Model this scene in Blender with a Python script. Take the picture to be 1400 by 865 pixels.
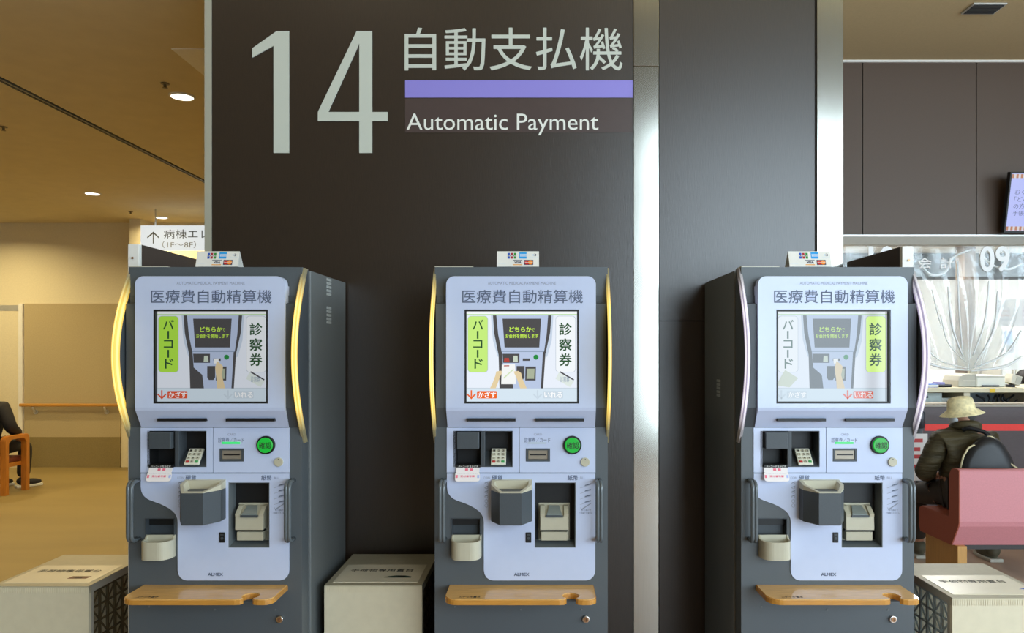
import bpy, bmesh, math, random
from mathutils import Vector, Matrix

S = bpy.context.scene
for o in list(bpy.data.objects):
    bpy.data.objects.remove(o, do_unlink=True)
random.seed(5)
PI = math.pi
COL = S.collection

# ------------------------------------------------------------------ camera
EYE, F = 1.48, 1040.0            # eye height (m), focal length in pixels of the 1400 px frame
cam_d = bpy.data.cameras.new('camera')
cam = bpy.data.objects.new('camera', cam_d)
COL.objects.link(cam)
cam.location = (0, 0, EYE)
cam.rotation_euler = (PI / 2, 0, 0)
cam_d.sensor_fit = 'HORIZONTAL'
cam_d.sensor_width = 36
cam_d.lens = F / 1400 * 36
cam_d.shift_x = -40 / 1400
cam_d.shift_y = 45.5 / 1400
cam_d.clip_start = 0.05
cam_d.clip_end = 100
S.camera = cam

# ------------------------------------------------------------------ light and exposure
SKY = 8.6
CORRIDOR_W = 28.0
OFFICE_W = 54.0
HALL_FILL_W = 22.0
world = bpy.data.worlds.new('daylight')
S.world = world
world.use_nodes = True
wb = world.node_tree.nodes['Background']
wb.inputs['Color'].default_value = (0.72, 0.88, 1.0, 1)
wb.inputs['Strength'].default_value = SKY
S.view_settings.view_transform = 'Standard'
S.view_settings.look = 'None'
S.view_settings.exposure = 0.0
S.view_settings.gamma = 1.0
S.view_settings.use_curve_mapping = False
S.cycles.use_denoising = True
S.cycles.max_bounces = 10
S.cycles.diffuse_bounces = 5
S.cycles.transparent_max_bounces = 16
S.cycles.caustics_reflective = False
S.cycles.caustics_refractive = False
S.cycles.sample_clamp_indirect = 6.0


def area(name, loc, size, power, color, rot=(0, 0, 0), shape='DISK', size_y=None, spread=PI, portal=False):
    d = bpy.data.lights.new(name, 'AREA')
    d.shape = shape
    d.size = size
    if size_y:
        d.size_y = size_y
    d.energy = power
    d.color = color
    d.spread = spread
    if portal:
        d.cycles.is_portal = True
    o = bpy.data.objects.new(name, d)
    o.location = loc
    o.rotation_euler = rot
    COL.objects.link(o)
    return o


WIN_X0, WIN_X1, WIN_Z0, WIN_Z1, WIN_Y = 1.5, 8.0, 0.35, 4.6, -4.2     # glazed front of the hall, behind the camera
SIDE_X, SIDE_Y0, SIDE_Y1 = 8.2, -4.0, 2.6
area('window_daylight', ((WIN_X0 + WIN_X1) / 2, WIN_Y - 0.02, (WIN_Z0 + WIN_Z1) / 2), WIN_X1 - WIN_X0, 1, (1, 1, 1),
     (PI / 2, 0, 0), 'RECTANGLE', WIN_Z1 - WIN_Z0, portal=True)
area('side_window_daylight', (SIDE_X + 0.02, (SIDE_Y0 + SIDE_Y1) / 2, (WIN_Z0 + WIN_Z1) / 2), WIN_Z1 - WIN_Z0, 1, (1, 1, 1),
     (0, PI / 2, 0), 'RECTANGLE', SIDE_Y1 - SIDE_Y0, portal=True)


# ------------------------------------------------------------------ helpers
def lin(h):
    h = h.lstrip('#')
    r = []
    for i in (0, 2, 4):
        v = int(h[i:i + 2], 16) / 255
        r.append(v / 12.92 if v <= 0.04045 else ((v + 0.055) / 1.055) ** 2.4)
    return (r[0], r[1], r[2], 1)


MATS = {}


def mat(name, color, rough=0.5, metal=0.0, spec=0.5, var=0.06, scale=30.0, stretch=(1, 1, 1), bump=0.0, bdist=0.002, emit=0.0, aniso=0.0, coat=0.0):
    """Procedural surface: base colour broken up by object-space noise, optional bump."""
    if name in MATS:
        return MATS[name]
    m = bpy.data.materials.new(name)
    m.use_nodes = True
    nt = m.node_tree
    b = nt.nodes['Principled BSDF']
    c = lin(color) if isinstance(color, str) else (*color, 1)
    b.inputs['Roughness'].default_value = rough
    b.inputs['Metallic'].default_value = metal
    b.inputs['Specular IOR Level'].default_value = spec
    b.inputs['Anisotropic'].default_value = aniso
    b.inputs['Coat Weight'].default_value = coat
    tc = nt.nodes.new('ShaderNodeTexCoord')
    mp = nt.nodes.new('ShaderNodeMapping')
    mp.inputs['Scale'].default_value = stretch
    nz = nt.nodes.new('ShaderNodeTexNoise')
    nz.inputs['Scale'].default_value = scale
    nz.inputs['Detail'].default_value = 4
    nt.links.new(tc.outputs['Object'], mp.inputs['Vector'])
    nt.links.new(mp.outputs['Vector'], nz.inputs['Vector'])
    rp = nt.nodes.new('ShaderNodeValToRGB')
    rp.color_ramp.elements[0].position = 0.3
    rp.color_ramp.elements[1].position = 0.7
    rp.color_ramp.elements[0].color = (c[0] * (1 - var), c[1] * (1 - var), c[2] * (1 - var), 1)
    rp.color_ramp.elements[1].color = (min(1, c[0] * (1 + var)), min(1, c[1] * (1 + var)), min(1, c[2] * (1 + var)), 1)
    nt.links.new(nz.outputs['Fac'], rp.inputs['Fac'])
    if emit > 0:
        b.inputs['Base Color'].default_value = (0.01, 0.01, 0.01, 1)
        nt.links.new(rp.outputs['Color'], b.inputs['Emission Color'])
        b.inputs['Emission Strength'].default_value = emit
    else:
        nt.links.new(rp.outputs['Color'], b.inputs['Base Color'])
    if bump > 0:
        bp = nt.nodes.new('ShaderNodeBump')
        bp.inputs['Strength'].default_value = bump
        bp.inputs['Distance'].default_value = bdist
        nt.links.new(nz.outputs['Fac'], bp.inputs['Height'])
        nt.links.new(bp.outputs['Normal'], b.inputs['Normal'])
    MATS[name] = m
    return m


def scr(name, color, k=1.0):
    """A lit patch of a display behind a thin glossy cover."""
    return mat(name, color, rough=0.06, spec=0.5, var=0.0, emit=k)


class MB:
    """Collects shapes, built into ONE mesh object."""

    def __init__(self):
        self.bm = bmesh.new()
        self.mats = []

    def mi(self, m):
        if m not in self.mats:
            self.mats.append(m)
        return self.mats.index(m)

    def take(self, t, m, M=None, smooth=False):
        i = self.mi(m)
        if M is not None:
            bmesh.ops.transform(t, matrix=M, verts=t.verts)
        for f in t.faces:
            f.material_index = i
            f.smooth = smooth
        me = bpy.data.meshes.new('tmp')
        t.to_mesh(me)
        t.free()
        self.bm.from_mesh(me)
        bpy.data.meshes.remove(me)
        return self

    def mesh(self, me, m, M=None, smooth=False):
        t = bmesh.new()
        t.from_mesh(me)
        return self.take(t, m, M, smooth)

    def box(self, x0, x1, y0, y1, z0, z1, m, bev=0.0, seg=2, M=None):
        t = bmesh.new()
        bmesh.ops.create_cube(t, size=1)
        bmesh.ops.scale(t, vec=(x1 - x0, y1 - y0, z1 - z0), verts=t.verts)
        bmesh.ops.translate(t, vec=((x0 + x1) / 2, (y0 + y1) / 2, (z0 + z1) / 2), verts=t.verts)
        if bev > 0:
            bmesh.ops.bevel(t, geom=t.edges[:], offset=bev, segments=seg, affect='EDGES', profile=0.5)
        return self.take(t, m, M)

    def prism(self, pts, axis, a0, a1, m, bev=0.0, seg=2, M=None, smooth=False):
        def v(p, a):
            if axis == 'y':
                return (p[0], a, p[1])
            if axis == 'x':
                return (a, p[0], p[1])
            return (p[0], p[1], a)
        t = bmesh.new()
        A = [t.verts.new(v(p, a0)) for p in pts]
        B = [t.verts.new(v(p, a1)) for p in pts]
        n = len(pts)
        t.faces.new(A)
        t.faces.new(B[::-1])
        for i in range(n):
            t.faces.new((A[i], B[i], B[(i + 1) % n], A[(i + 1) % n]))
        bmesh.ops.recalc_face_normals(t, faces=t.faces)
        if bev > 0:
            ed = [e for e in t.edges if abs(((e.verts[0].co - e.verts[1].co)[{'x': 0, 'y': 1, 'z': 2}[axis]])) < 1e-7]
            bmesh.ops.bevel(t, geom=ed, offset=bev, segments=seg, affect='EDGES', profile=0.5)
        return self.take(t, m, M, smooth)

    def plate(self, outer, holes, y0, y1, m):
        """Panel facing -y with openings: front skin, back skin, rims."""
        t = bmesh.new()
        loops = [outer] + holes
        for yy in (y0, y1):
            es = []
            for lp in loops:
                vs = [t.verts.new((p[0], yy, p[1])) for p in lp]
                es += [t.edges.new((vs[i], vs[(i + 1) % len(vs)])) for i in range(len(vs))]
            bmesh.ops.triangle_fill(t, use_beauty=True, use_dissolve=False, edges=es)
        for lp in loops:
            n = len(lp)
            for i in range(n):
                p, q = lp[i], lp[(i + 1) % n]
                t.faces.new([t.verts.new(c) for c in ((p[0], y0, p[1]), (q[0], y0, q[1]), (q[0], y1, q[1]), (p[0], y1, p[1]))])
        bmesh.ops.remove_doubles(t, verts=t.verts, dist=1e-6)
        bmesh.ops.recalc_face_normals(t, faces=t.faces)
        return self.take(t, m)

    def cyl(self, c, r, h, axis, m, seg=24, r2=None, bev=0.0, M=None, smooth=True):
        t = bmesh.new()
        bmesh.ops.create_cone(t, cap_ends=True, segments=seg, radius1=r, radius2=r if r2 is None else r2, depth=h)
        if bev > 0:
            ed = [e for e in t.edges if len(e.link_faces) == 2 and any(len(f.verts) > 4 for f in e.link_faces)]
            bmesh.ops.bevel(t, geom=ed, offset=bev, segments=2, affect='EDGES', profile=0.5)
        R = {'x': Matrix.Rotation(PI / 2, 4, 'Y'), 'y': Matrix.Rotation(PI / 2, 4, 'X'), 'z': Matrix.Identity(4)}[axis]
        bmesh.ops.transform(t, matrix=Matrix.Translation(c) @ R, verts=t.verts)
        i = self.mi(m)
        for f in t.faces:
            f.material_index = i
            f.smooth = smooth and len(f.verts) <= 4
        if M is not None:
            bmesh.ops.transform(t, matrix=M, verts=t.verts)
        me = bpy.data.meshes.new('tmp')
        t.to_mesh(me)
        t.free()
        self.bm.from_mesh(me)
        bpy.data.meshes.remove(me)
        return self

    def tube(self, path, r, m, seg=10, flat=None):
        """Round bar along a path; r a number or a list; flat=(ax, k) squashes."""
        P = [Vector(p) for p in path]
        t = bmesh.new()
        rings = []
        n = len(P)
        up = Vector((0, 0, 1))
        prev = None
        for i in range(n):
            d = (P[min(i + 1, n - 1)] - P[max(i - 1, 0)]).normalized()
            if prev is None:
                a = d.orthogonal().normalized()
            else:
                a = (prev - d * prev.dot(d)).normalized()
            prev = a
            b = d.cross(a)
            rr = r[i] if isinstance(r, (list, tuple)) else r
            rings.append([t.verts.new(P[i] + a * math.cos(2 * PI * k / seg) * rr + b * math.sin(2 * PI * k / seg) * rr) for k in range(seg)])
        for i in range(n - 1):
            for k in range(seg):
                t.faces.new((rings[i][k], rings[i][(k + 1) % seg], rings[i + 1][(k + 1) % seg], rings[i + 1][k]))
        t.faces.new(rings[0][::-1])
        t.faces.new(rings[-1])
        bmesh.ops.recalc_face_normals(t, faces=t.faces)
        return self.take(t, m, smooth=True)

    def lathe(self, prof, c, m, seg=40, M=None, sx=1.0, sy=1.0):
        t = bmesh.new()
        rings = []
        for (r, z) in prof:
            rings.append([t.verts.new((c[0] + max(r, 1e-4) * sx * math.cos(2 * PI * k / seg), c[1] + max(r, 1e-4) * sy * math.sin(2 * PI * k / seg), c[2] + z)) for k in range(seg)])
        for i in range(len(prof) - 1):
            for k in range(seg):
                t.faces.new((rings[i][k], rings[i][(k + 1) % seg], rings[i + 1][(k + 1) % seg], rings[i + 1][k]))
        bmesh.ops.recalc_face_normals(t, faces=t.faces)
        return self.take(t, m, M, smooth=True)

    def ball(self, c, r, m, sc=(1, 1, 1), M=None, seg=20):
        t = bmesh.new()
        bmesh.ops.create_uvsphere(t, u_segments=seg, v_segments=max(8, seg // 2), radius=r)
        bmesh.ops.scale(t, vec=sc, verts=t.verts)
        bmesh.ops.translate(t, vec=c, verts=t.verts)
        return self.take(t, m, M, smooth=True)

    def quad(self, pts, m):
        t = bmesh.new()
        t.faces.new([t.verts.new(p) for p in pts])
        return self.take(t, m)

    def flat(self, pts, y, m):
        """Flat printed patch on a face that looks towards -y."""
        t = bmesh.new()
        f = t.faces.new([t.verts.new((p[0], y, p[1])) for p in pts])
        f.normal_update()
        if f.normal.y > 0:
            f.normal_flip()
        return self.take(t, m)

    def text(self, s, x0, x1, z0, z1, y, m, bold=0.0, keep=False, thick=0.0, M=None):
        """Lettering fitted into a rectangle on a face that looks towards -y."""
        me = text_mesh(s, min(bold, 0.0), thick)
        xs = [v.co.x for v in me.vertices]
        ys = [v.co.y for v in me.vertices]
        w, h = max(xs) - min(xs), max(ys) - min(ys)
        sx, sy = (x1 - x0) / w, (z1 - z0) / max(h, 1e-6)
        if keep:
            sx = sy = min(sx, sy)
        ox = (x0 + x1) / 2 - sx * (min(xs) + max(xs)) / 2
        oz = (z0 + z1) / 2 - sy * (min(ys) + max(ys)) / 2
        shifts = [(0, 0)] if bold <= 0 else [(0, 0), (bold, 0), (-bold, 0), (0, bold), (0, -bold)]
        for k, (dx, dz) in enumerate(shifts):
            T = Matrix(((sx, 0, 0, ox + dx * sx), (0, 0, -1, y - 0.00002 * k), (0, sy, 0, oz + dz * sy), (0, 0, 0, 1)))
            if M is not None:
                T = M @ T
            self.mesh(me, m, T)
        return self

    def done(self, name):
        me = bpy.data.meshes.new(name)
        self.bm.to_mesh(me)
        self.bm.free()
        for m in self.mats:
            me.materials.append(m)
        return me


TEXTS = {}


def text_mesh(s, bold, thick):
    k = (s, bold, thick)
    if k not in TEXTS:
        cu = bpy.data.curves.new('lettering', 'FONT')
        cu.body = s
        cu.size = 1.0
        cu.offset = bold
        cu.extrude = thick
        cu.resolution_u = 3
        o = bpy.data.objects.new('lettering', cu)
        COL.objects.link(o)
        dg = bpy.context.evaluated_depsgraph_get()
        me = bpy.data.meshes.new_from_object(o.evaluated_get(dg))
        bpy.data.objects.remove(o, do_unlink=True)
        bpy.data.curves.remove(cu)
        TEXTS[k] = me
    return TEXTS[k]


def obj(name, mb, parent=None, loc=(0, 0, 0), rz=0.0, label=None):
    me = mb.done(name) if isinstance(mb, MB) else mb
    o = bpy.data.objects.new(name, me)
    COL.objects.link(o)
    o.location = loc
    o.rotation_euler = (0, 0, rz)
    if parent:
        o.parent = parent
    if label:
        o['label'] = label
    return o


def tag(o, label, cat, group=None):
    o['label'] = label
    o['category'] = cat
    if group:
        o['group'] = group
    return o


def thing(name, label, cat, loc=(0, 0, 0), rz=0.0, group=None):
    o = bpy.data.objects.new(name, None)
    o.empty_display_size = 0.1
    COL.objects.link(o)
    o.location = loc
    o.rotation_euler = (0, 0, rz)
    return tag(o, label, cat, group)


def struct(name, mb, label=None):
    o = obj(name, mb)
    o['kind'] = 'structure'
    if label:
        o['label'] = label
    return o


def P(px, py, Y):
    """The point at distance Y seen at a place of the photograph."""
    return Vector(((px - 740) * Y / F, Y, EYE - (py - 478) * Y / F))


def rrect(x0, x1, z0, z1, r, n=6, corners='abcd'):
    """Rounded rectangle; corners a=bottom left, b=bottom right, c=top right, d=top left."""
    out = []
    for key, cx, cz, a0 in (('a', x0 + r, z0 + r, PI), ('b', x1 - r, z0 + r, 1.5 * PI), ('c', x1 - r, z1 - r, 0), ('d', x0 + r, z1 - r, PI / 2)):
        if key in corners:
            for i in range(n + 1):
                a = a0 + PI / 2 * i / n
                out.append((cx + r * math.cos(a), cz + r * math.sin(a)))
        else:
            out.append({'a': (x0, z0), 'b': (x1, z0), 'c': (x1, z1), 'd': (x0, z1)}[key])
    return out


def rect(x0, x1, z0, z1):
    return [(x0, z0), (x1, z0), (x1, z1), (x0, z1)]


# ------------------------------------------------------------------ materials
M_wall = mat('brown wood grain sheet', '#2d2218', rough=0.30, spec=0.85, var=0.2, scale=60, stretch=(6, 6, 0.35), bump=0.16)
M_steel = mat('brushed steel', (0.52, 0.51, 0.46), rough=0.16, metal=1.0, var=0.05, scale=90, stretch=(6, 6, 0.1))
M_alu = mat('satin aluminium', (0.72, 0.72, 0.68), rough=0.35, metal=0.6, var=0.04)
M_white = mat('white paint', '#e9e8e2', rough=0.55, var=0.02)
M_ceil = mat('corridor ceiling board', '#dccfac', rough=0.9, var=0.03, scale=8)
M_ceil2 = mat('hall ceiling board', '#cfbb90', rough=0.9, var=0.03, scale=60)
M_panelw = mat('pale ceiling board', '#f6f4f0', rough=0.9, var=0.02)
M_wallc = mat('corridor wall paper', '#e0d6b8', rough=0.9, var=0.04, scale=60)
M_wallm = mat('corridor tan wall panel', '#b5a580', rough=0.9, var=0.06, scale=90, bump=0.1)
M_kick = mat('corridor olive kick panel', '#8a7a50', rough=0.9, var=0.08, scale=90)
M_floor = mat('corridor vinyl floor', '#887547', rough=0.55, var=0.08, scale=2.0, stretch=(0.4, 1.6, 1))
M_floor2 = mat('hall vinyl floor', '#a98a72', rough=0.4, var=0.08, scale=3)
M_black = mat('black seam', '#0b0b0c', rough=0.5, var=0.0)
M_plaster = mat('hall plaster', '#8f8d88', rough=0.9, var=0.03)

G_door = mat('slate grey painted steel', '#53595d', rough=0.42, spec=0.5, var=0.05, scale=400, bump=0.05)
G_side = mat('slate grey side panel', '#6b6f6f', rough=0.45, spec=0.5, var=0.05, scale=400, bump=0.05)
G_dark = mat('dark grey plastic', '#43494e', rough=0.5, var=0.05, scale=300)
G_face = mat('pale lavender plastic', '#c3cee9', rough=0.22, spec=0.5, var=0.01)
G_beige = mat('beige plastic', '#bab59f', rough=0.4, var=0.03)
G_cream = mat('cream fin plastic', '#bdb9a8', rough=0.3, spec=0.5, var=0.02)
G_ink = mat('slate blue print', '#55607a', rough=0.6, var=0.0)
G_ink2 = mat('grey print', '#8f97ac', rough=0.6, var=0.0)
G_handle = mat('smoked clear plastic', '#596064', rough=0.15, spec=0.6, var=0.03)
G_wood = mat('varnished beech', '#d8a85e', rough=0.25, spec=0.5, var=0.12, scale=12, stretch=(1.2, 14, 14), coat=0.3)
G_wood2 = mat('varnished beech edge', '#c48a3c', rough=0.25, spec=0.5, var=0.1, scale=12, stretch=(1.2, 10, 10), coat=0.3)
G_green = mat('lit green button', '#12c83c', rough=0.3, var=0.0, emit=0.75)
G_led = mat('lit green strip', '#3cf07c', rough=0.3, var=0.0, emit=0.9)
G_ledoff = mat('unlit strip', '#b9c6d6', rough=0.3, var=0.0)
G_yel = mat('warm yellow light strip', '#ffd95a', rough=0.3, var=0.0, emit=1.1)
G_yel2 = mat('warm yellow light core', '#fff3b8', rough=0.3, var=0.0, emit=1.3)
G_yel3 = mat('fading warm light strip', '#f0d27a', rough=0.3, var=0.0, emit=0.85)
G_lil3 = mat('fading lilac light strip', '#cfc8d6', rough=0.3, var=0.0, emit=0.6)
G_lil = mat('lilac white light strip', '#e6dcff', rough=0.3, var=0.0, emit=0.75)
G_lil2 = mat('lilac white light core', '#fbf6ff', rough=0.3, var=0.0, emit=1.2)
G_red = mat('red key', '#b02a28', rough=0.5, var=0.0)
G_grn = mat('green key', '#3a9a52', rough=0.5, var=0.0)
G_key = mat('off white key', '#dcdccb', rough=0.5, var=0.0)
G_pink = mat('pink print', '#e76f86', rough=0.5, var=0.0)
G_tag = mat('white notice plastic', '#ece6e6', rough=0.3, var=0.02)
G_chrome = mat('chrome lock', (0.75, 0.72, 0.68), rough=0.2, metal=1.0, var=0.02)
G_brass = mat('worn copper lock core', '#a87c58', rough=0.35, metal=0.7, var=0.05)
M_blacktxt = mat('black print', '#23231f', rough=0.6, var=0.0)
M_whitetxt = mat('white cut vinyl', '#e6e8e0', rough=0.5, var=0.0)
M_silver = mat('pale grey cut vinyl', '#c3c8bd', rough=0.45, var=0.0)

# ------------------------------------------------------------------ the setting
WY = 3.2                                       # front of the payment wall
b = MB(); b.box(-9, -1.4, -4.2, 10.2, -0.1, 0, M_floor); struct('floor', b)
b = MB(); b.box(-1.4, 9, -4.2, 10.5, -0.1, 0, M_floor2); struct('floor_hall', b)

# payment wall: core with two brown facings, steel strips, pale corner trim
b = MB(); b.box(-1.40, 1.262, WY + 0.012, WY + 0.3, 0, 6.2, M_wall); struct('wall_payment', b)
b = MB()
b.box(-1.386, 0.386, WY, WY + 0.012, 0, 6.2, M_wall)
struct('wall_panel', b)
b = MB()
b.box(0.497, 1.150, WY, WY + 0.012, 1.603, 6.2, M_wall)
b.box(0.497, 1.150, WY, WY + 0.012, 0, 1.599, M_wall)
struct('wall_panel_right', b)
b = MB(); b.box(-1.415, -1.386, WY - 0.004, WY + 0.3, 0, 6.2, mat('putty corner trim', '#a8a696', rough=0.4, var=0.02)); struct('trim_1', b)
b = MB()
b.box(0.388, 0.4935, WY - 0.006, WY + 0.012, 0, 2.67, M_steel, 0.0015)
b.box(0.388, 0.4935, WY - 0.006, WY + 0.012, 2.672, 6.2, M_steel, 0.0015)
struct('trim_2', b)
b = MB(); b.box(1.158, 1.268, WY - 0.006, WY + 0.3, 0, 6.2, M_steel, 0.0015); struct('trim_3', b)

# corridor to the left
M_groove = mat('grey track metal', '#77756c', rough=0.5, metal=0.2, var=0.03)
CZ = 3.08
b = MB()
b.box(-9, -3.23, WY, 9.7, CZ, CZ + 0.08, M_ceil)
b.box(-3.17, 1.2, WY, 9.7, CZ, CZ + 0.08, M_ceil)
b.box(-3.23, -3.17, WY, 9.7, CZ + 0.02, CZ + 0.08, M_black)
struct('ceiling_corridor', b)
b = MB()
b.box(-3.23, -3.221, WY, 9.6, CZ - 0.003, CZ + 0.02, M_groove)
b.box(-3.208, -3.19, WY, 9.6, CZ - 0.003, CZ + 0.02, M_groove)
struct('trim_4', b)
b = MB(); b.box(-1.965, -0.6, 4.04, 5.6, CZ - 0.004, CZ + 0.001, M_panelw); struct('ceiling_panel', b)
b = MB(); b.box(-9, -1.4, WY - 0.02, WY + 0.1, CZ, 6.2, M_plaster); struct('wall_soffit', b)
FY = 9.6
b = MB(); b.box(-9, 1.2, FY, FY + 0.1, 0, CZ, M_wallc); struct('wall_far', b)
x0, x1 = P(34, 0, FY).x, P(165, 0, FY).x
b = MB(); b.box(x0, x1, FY - 0.012, FY, P(0, 597, FY).z, P(0, 415, FY).z, M_wallm); struct('wall_far_panel', b)
b = MB(); b.box(x0, x1, FY - 0.014, FY, 0, P(0, 597, FY).z, M_kick); struct('baseboard_far', b)
b = MB(); b.box(P(177, 0, 9.3).x, P(192, 0, 9.3).x, 9.3, FY, 0, CZ, M_wallc); struct('wall_pier', b)
# sliding door at the far left
dr = MB()
dx0, dx1 = P(-60, 0, FY).x, P(28, 0, FY).x
dr.box(dx0, dx1, FY - 0.03, FY - 0.002, 0, 2.0, M_wallc)
d = struct('door_1', dr)
b = MB(); b.box(dx0, dx1, FY - 0.034, FY - 0.002, 1.97, 2.04, M_alu); obj('door_rail', b, d)
b = MB(); b.box(dx1, dx1 + 0.05, FY - 0.04, FY, 0, 2.06, M_white); obj('door_frame', b, d)

b = MB(); b.box(-9.1, -9, -4.2, 10.2, 0, 6.2, M_plaster); struct('wall_left', b)
b = MB(); b.box(-9.1, 9, -4.2, WY + 0.1, 6.2, 6.3, M_ceil2); struct('ceiling_hall', b)

# hall side: counter front of the office at Y = 7
HZ = 4.14
CY = 7.0
b = MB(); b.box(1.2, 9, WY + 0.02, CY + 0.02, HZ, HZ + 0.08, M_ceil2); struct('ceiling_counter', b)
b = MB(); b.box(1.262, 9, WY, WY + 0.1, HZ, 6.2, M_plaster); struct('wall_soffit_counter', b)
b = MB(); b.box(1.15, 1.2, WY + 0.3, 10.2, 0, HZ, M_plaster); struct('wall_divider', b)
M_lintel = mat('brown laminate board', '#554335', rough=0.5, var=0.05, scale=50, stretch=(1, 1, 8), bump=0.05)
M_lintel2 = mat('taupe laminate edge', '#a29a8c', rough=0.5, var=0.03)
LZ0, LZ1 = P(0, 322, CY).z, HZ
b = MB()
seams = [1.2, P(1179.5, 0, CY).x, P(1335, 0, CY).x, P(1491, 0, CY).x, 9.0]
for i in range(4):
    b.box(seams[i] + 0.004, seams[i + 1] - 0.004, CY, CY + 0.03, LZ0, LZ1, M_lintel)
b.box(1.2, 9, CY + 0.012, CY + 0.1, LZ0, LZ1, M_black)
struct('wall_counter', b)
b = MB()
b.box(1.2, 9, CY - 0.03, CY + 0.1, P(0, 335, CY).z, LZ0 - 0.012, M_lintel2)
b.box(1.2, 9, CY - 0.035, CY + 0.1, LZ0 - 0.012, LZ0 + 0.004, M_alu)
struct('trim_5', b)
b = MB(); b.box(1.2, 9, CY - 0.02, CY, HZ - 0.02, HZ, M_white); struct('trim_6', b)
# office behind the counter
M_off = mat('office white wall', '#e4e6e2', rough=0.8, var=0.01)
M_offb = mat('office blue grey band', '#36434b', rough=0.6, var=0.05, scale=4)
b = MB()
b.box(1.2, 9, 10.0, 10.1, 0, 2.40, M_off)
b.box(1.2, 9, 10.0, 10.1, 2.40, 2.75, M_offb)
struct('wall_office', b)
b = MB(); b.box(1.2, 9, CY + 0.1, 10.1, 2.75, 2.83, M_off); struct('ceiling_office', b)
M_colb = mat('brown grey column', '#6a5d52', rough=0.6, var=0.03)
b = MB(); b.box(P(1319, 0, 8.8).x, P(1334, 0, 8.8).x, 8.8, 9.0, 0, 2.75, M_colb); struct('wall_column', b)
# right and rear of the hall with its glazing
def pierced(name, spans, horiz, m):
    q = MB()
    for s in spans:
        q.box(*s, m)
    struct(name, q)
pierced('wall_back', [(-9, WIN_X0, WIN_Y - 0.2, WIN_Y, 0, 6.2), (WIN_X1, 8.4, WIN_Y - 0.2, WIN_Y, 0, 6.2),
                      (WIN_X0, WIN_X1, WIN_Y - 0.2, WIN_Y, 0, WIN_Z0), (WIN_X0, WIN_X1, WIN_Y - 0.2, WIN_Y, WIN_Z1, 6.2)], True, M_plaster)
pierced('wall_right', [(SIDE_X, SIDE_X + 0.2, WIN_Y, SIDE_Y0, 0, 6.2), (SIDE_X, SIDE_X + 0.2, SIDE_Y1, 10.1, 0, 6.2),
                       (SIDE_X, SIDE_X + 0.2, SIDE_Y0, SIDE_Y1, 0, WIN_Z0), (SIDE_X, SIDE_X + 0.2, SIDE_Y0, SIDE_Y1, WIN_Z1, 6.2)], False, M_plaster)
M_mull = mat('dark window frame', '#3d3b38', rough=0.5, var=0.03)
q = MB()
for i in range(6):
    xx = WIN_X0 + (WIN_X1 - WIN_X0) * i / 5
    q.box(xx - 0.05, xx + 0.05, WIN_Y - 0.14, WIN_Y - 0.04, WIN_Z0, WIN_Z1, M_mull)
for zz in (WIN_Z0, 2.45, 3.6, WIN_Z1):
    q.box(WIN_X0, WIN_X1, WIN_Y - 0.14, WIN_Y - 0.04, zz - 0.045, zz + 0.045, M_mull)
struct('window_1', q)
q = MB()
for i in range(6):
    yy = SIDE_Y0 + (SIDE_Y1 - SIDE_Y0) * i / 5
    q.box(SIDE_X + 0.04, SIDE_X + 0.14, yy - 0.05, yy + 0.05, WIN_Z0, WIN_Z1, M_mull)
for zz in (WIN_Z0, 2.45, 3.6, WIN_Z1):
    q.box(SIDE_X + 0.04, SIDE_X + 0.14, SIDE_Y0, SIDE_Y1, zz - 0.045, zz + 0.045, M_mull)
struct('window_2', q)

# ------------------------------------------------------------------ wall lettering
def W(px, py):
    return ((px - 740) * WY / F, EYE - (py - 478) * WY / F)
sign = thing('wall_sign', 'large payment wall sign with 14 and a purple stripe, above the middle machine', 'sign', (0, WY, 2.3))
def sg(name, q, label=None):
    o = obj(name, q, sign, label=label)
    o.location = (0, -WY, -2.3)
    return o
def wp(pts):
    return [W(*p) for p in pts]
b = MB()
b.prism(wp([(395.5, 209.5), (395.5, 43), (379, 43), (345.5, 66.5), (345.5, 79), (374.5, 63), (374.5, 209.5)]), 'y', WY - 0.005, WY, M_silver)
sg('numeral', b)
b = MB()
t_out = wp([(509, 209.5), (491.5, 209.5), (491.5, 166), (435, 166), (435, 153.5), (488, 43), (509, 43), (509, 153.5), (530, 153.5), (530, 166), (509, 166)])
t_hole = wp([(491.5, 153.5), (491.5, 60), (449, 153.5)])
b.plate(t_out, [t_hole], WY - 0.005, WY, M_silver)
sg('numeral', b)
b = MB()
x0, z1 = W(553.5, 38); x1, z0 = W(851, 96.5)
b.text('自動支払機', x0, x1, z0, z1, WY - 0.0015, M_silver, bold=0.003)
sg('japanese_lettering', b)
M_purple = mat('purple vinyl stripe', '#8f86d6', rough=0.3, var=0.0)
x0, z1 = W(554, 110); x1, z0 = W(865, 133.5)
b = MB(); b.box(x0, x1, WY - 0.002, WY, z0, z1, M_purple); sg('purple_stripe', b)
x0, z1 = W(554, 134.5); x1, z0 = W(865, 181)
M_film = mat('brown vinyl backing', '#4c3f3c', rough=0.3, var=0.03)
xm = W(709, 0)[0]
b = MB(); b.box(x0, xm - 0.0008, WY - 0.0012, WY, z0, z1, M_film); b.box(xm + 0.0008, x1, WY - 0.0012, WY, z0, z1, M_film); sg('vinyl_backing', b)
x0, z1 = W(556, 155.5); x1, z0 = W(818, 185)
b = MB(); b.text('Automatic Payment', x0, x1, z0, z1, WY - 0.003, M_whitetxt); sg('english_lettering', b)

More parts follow.
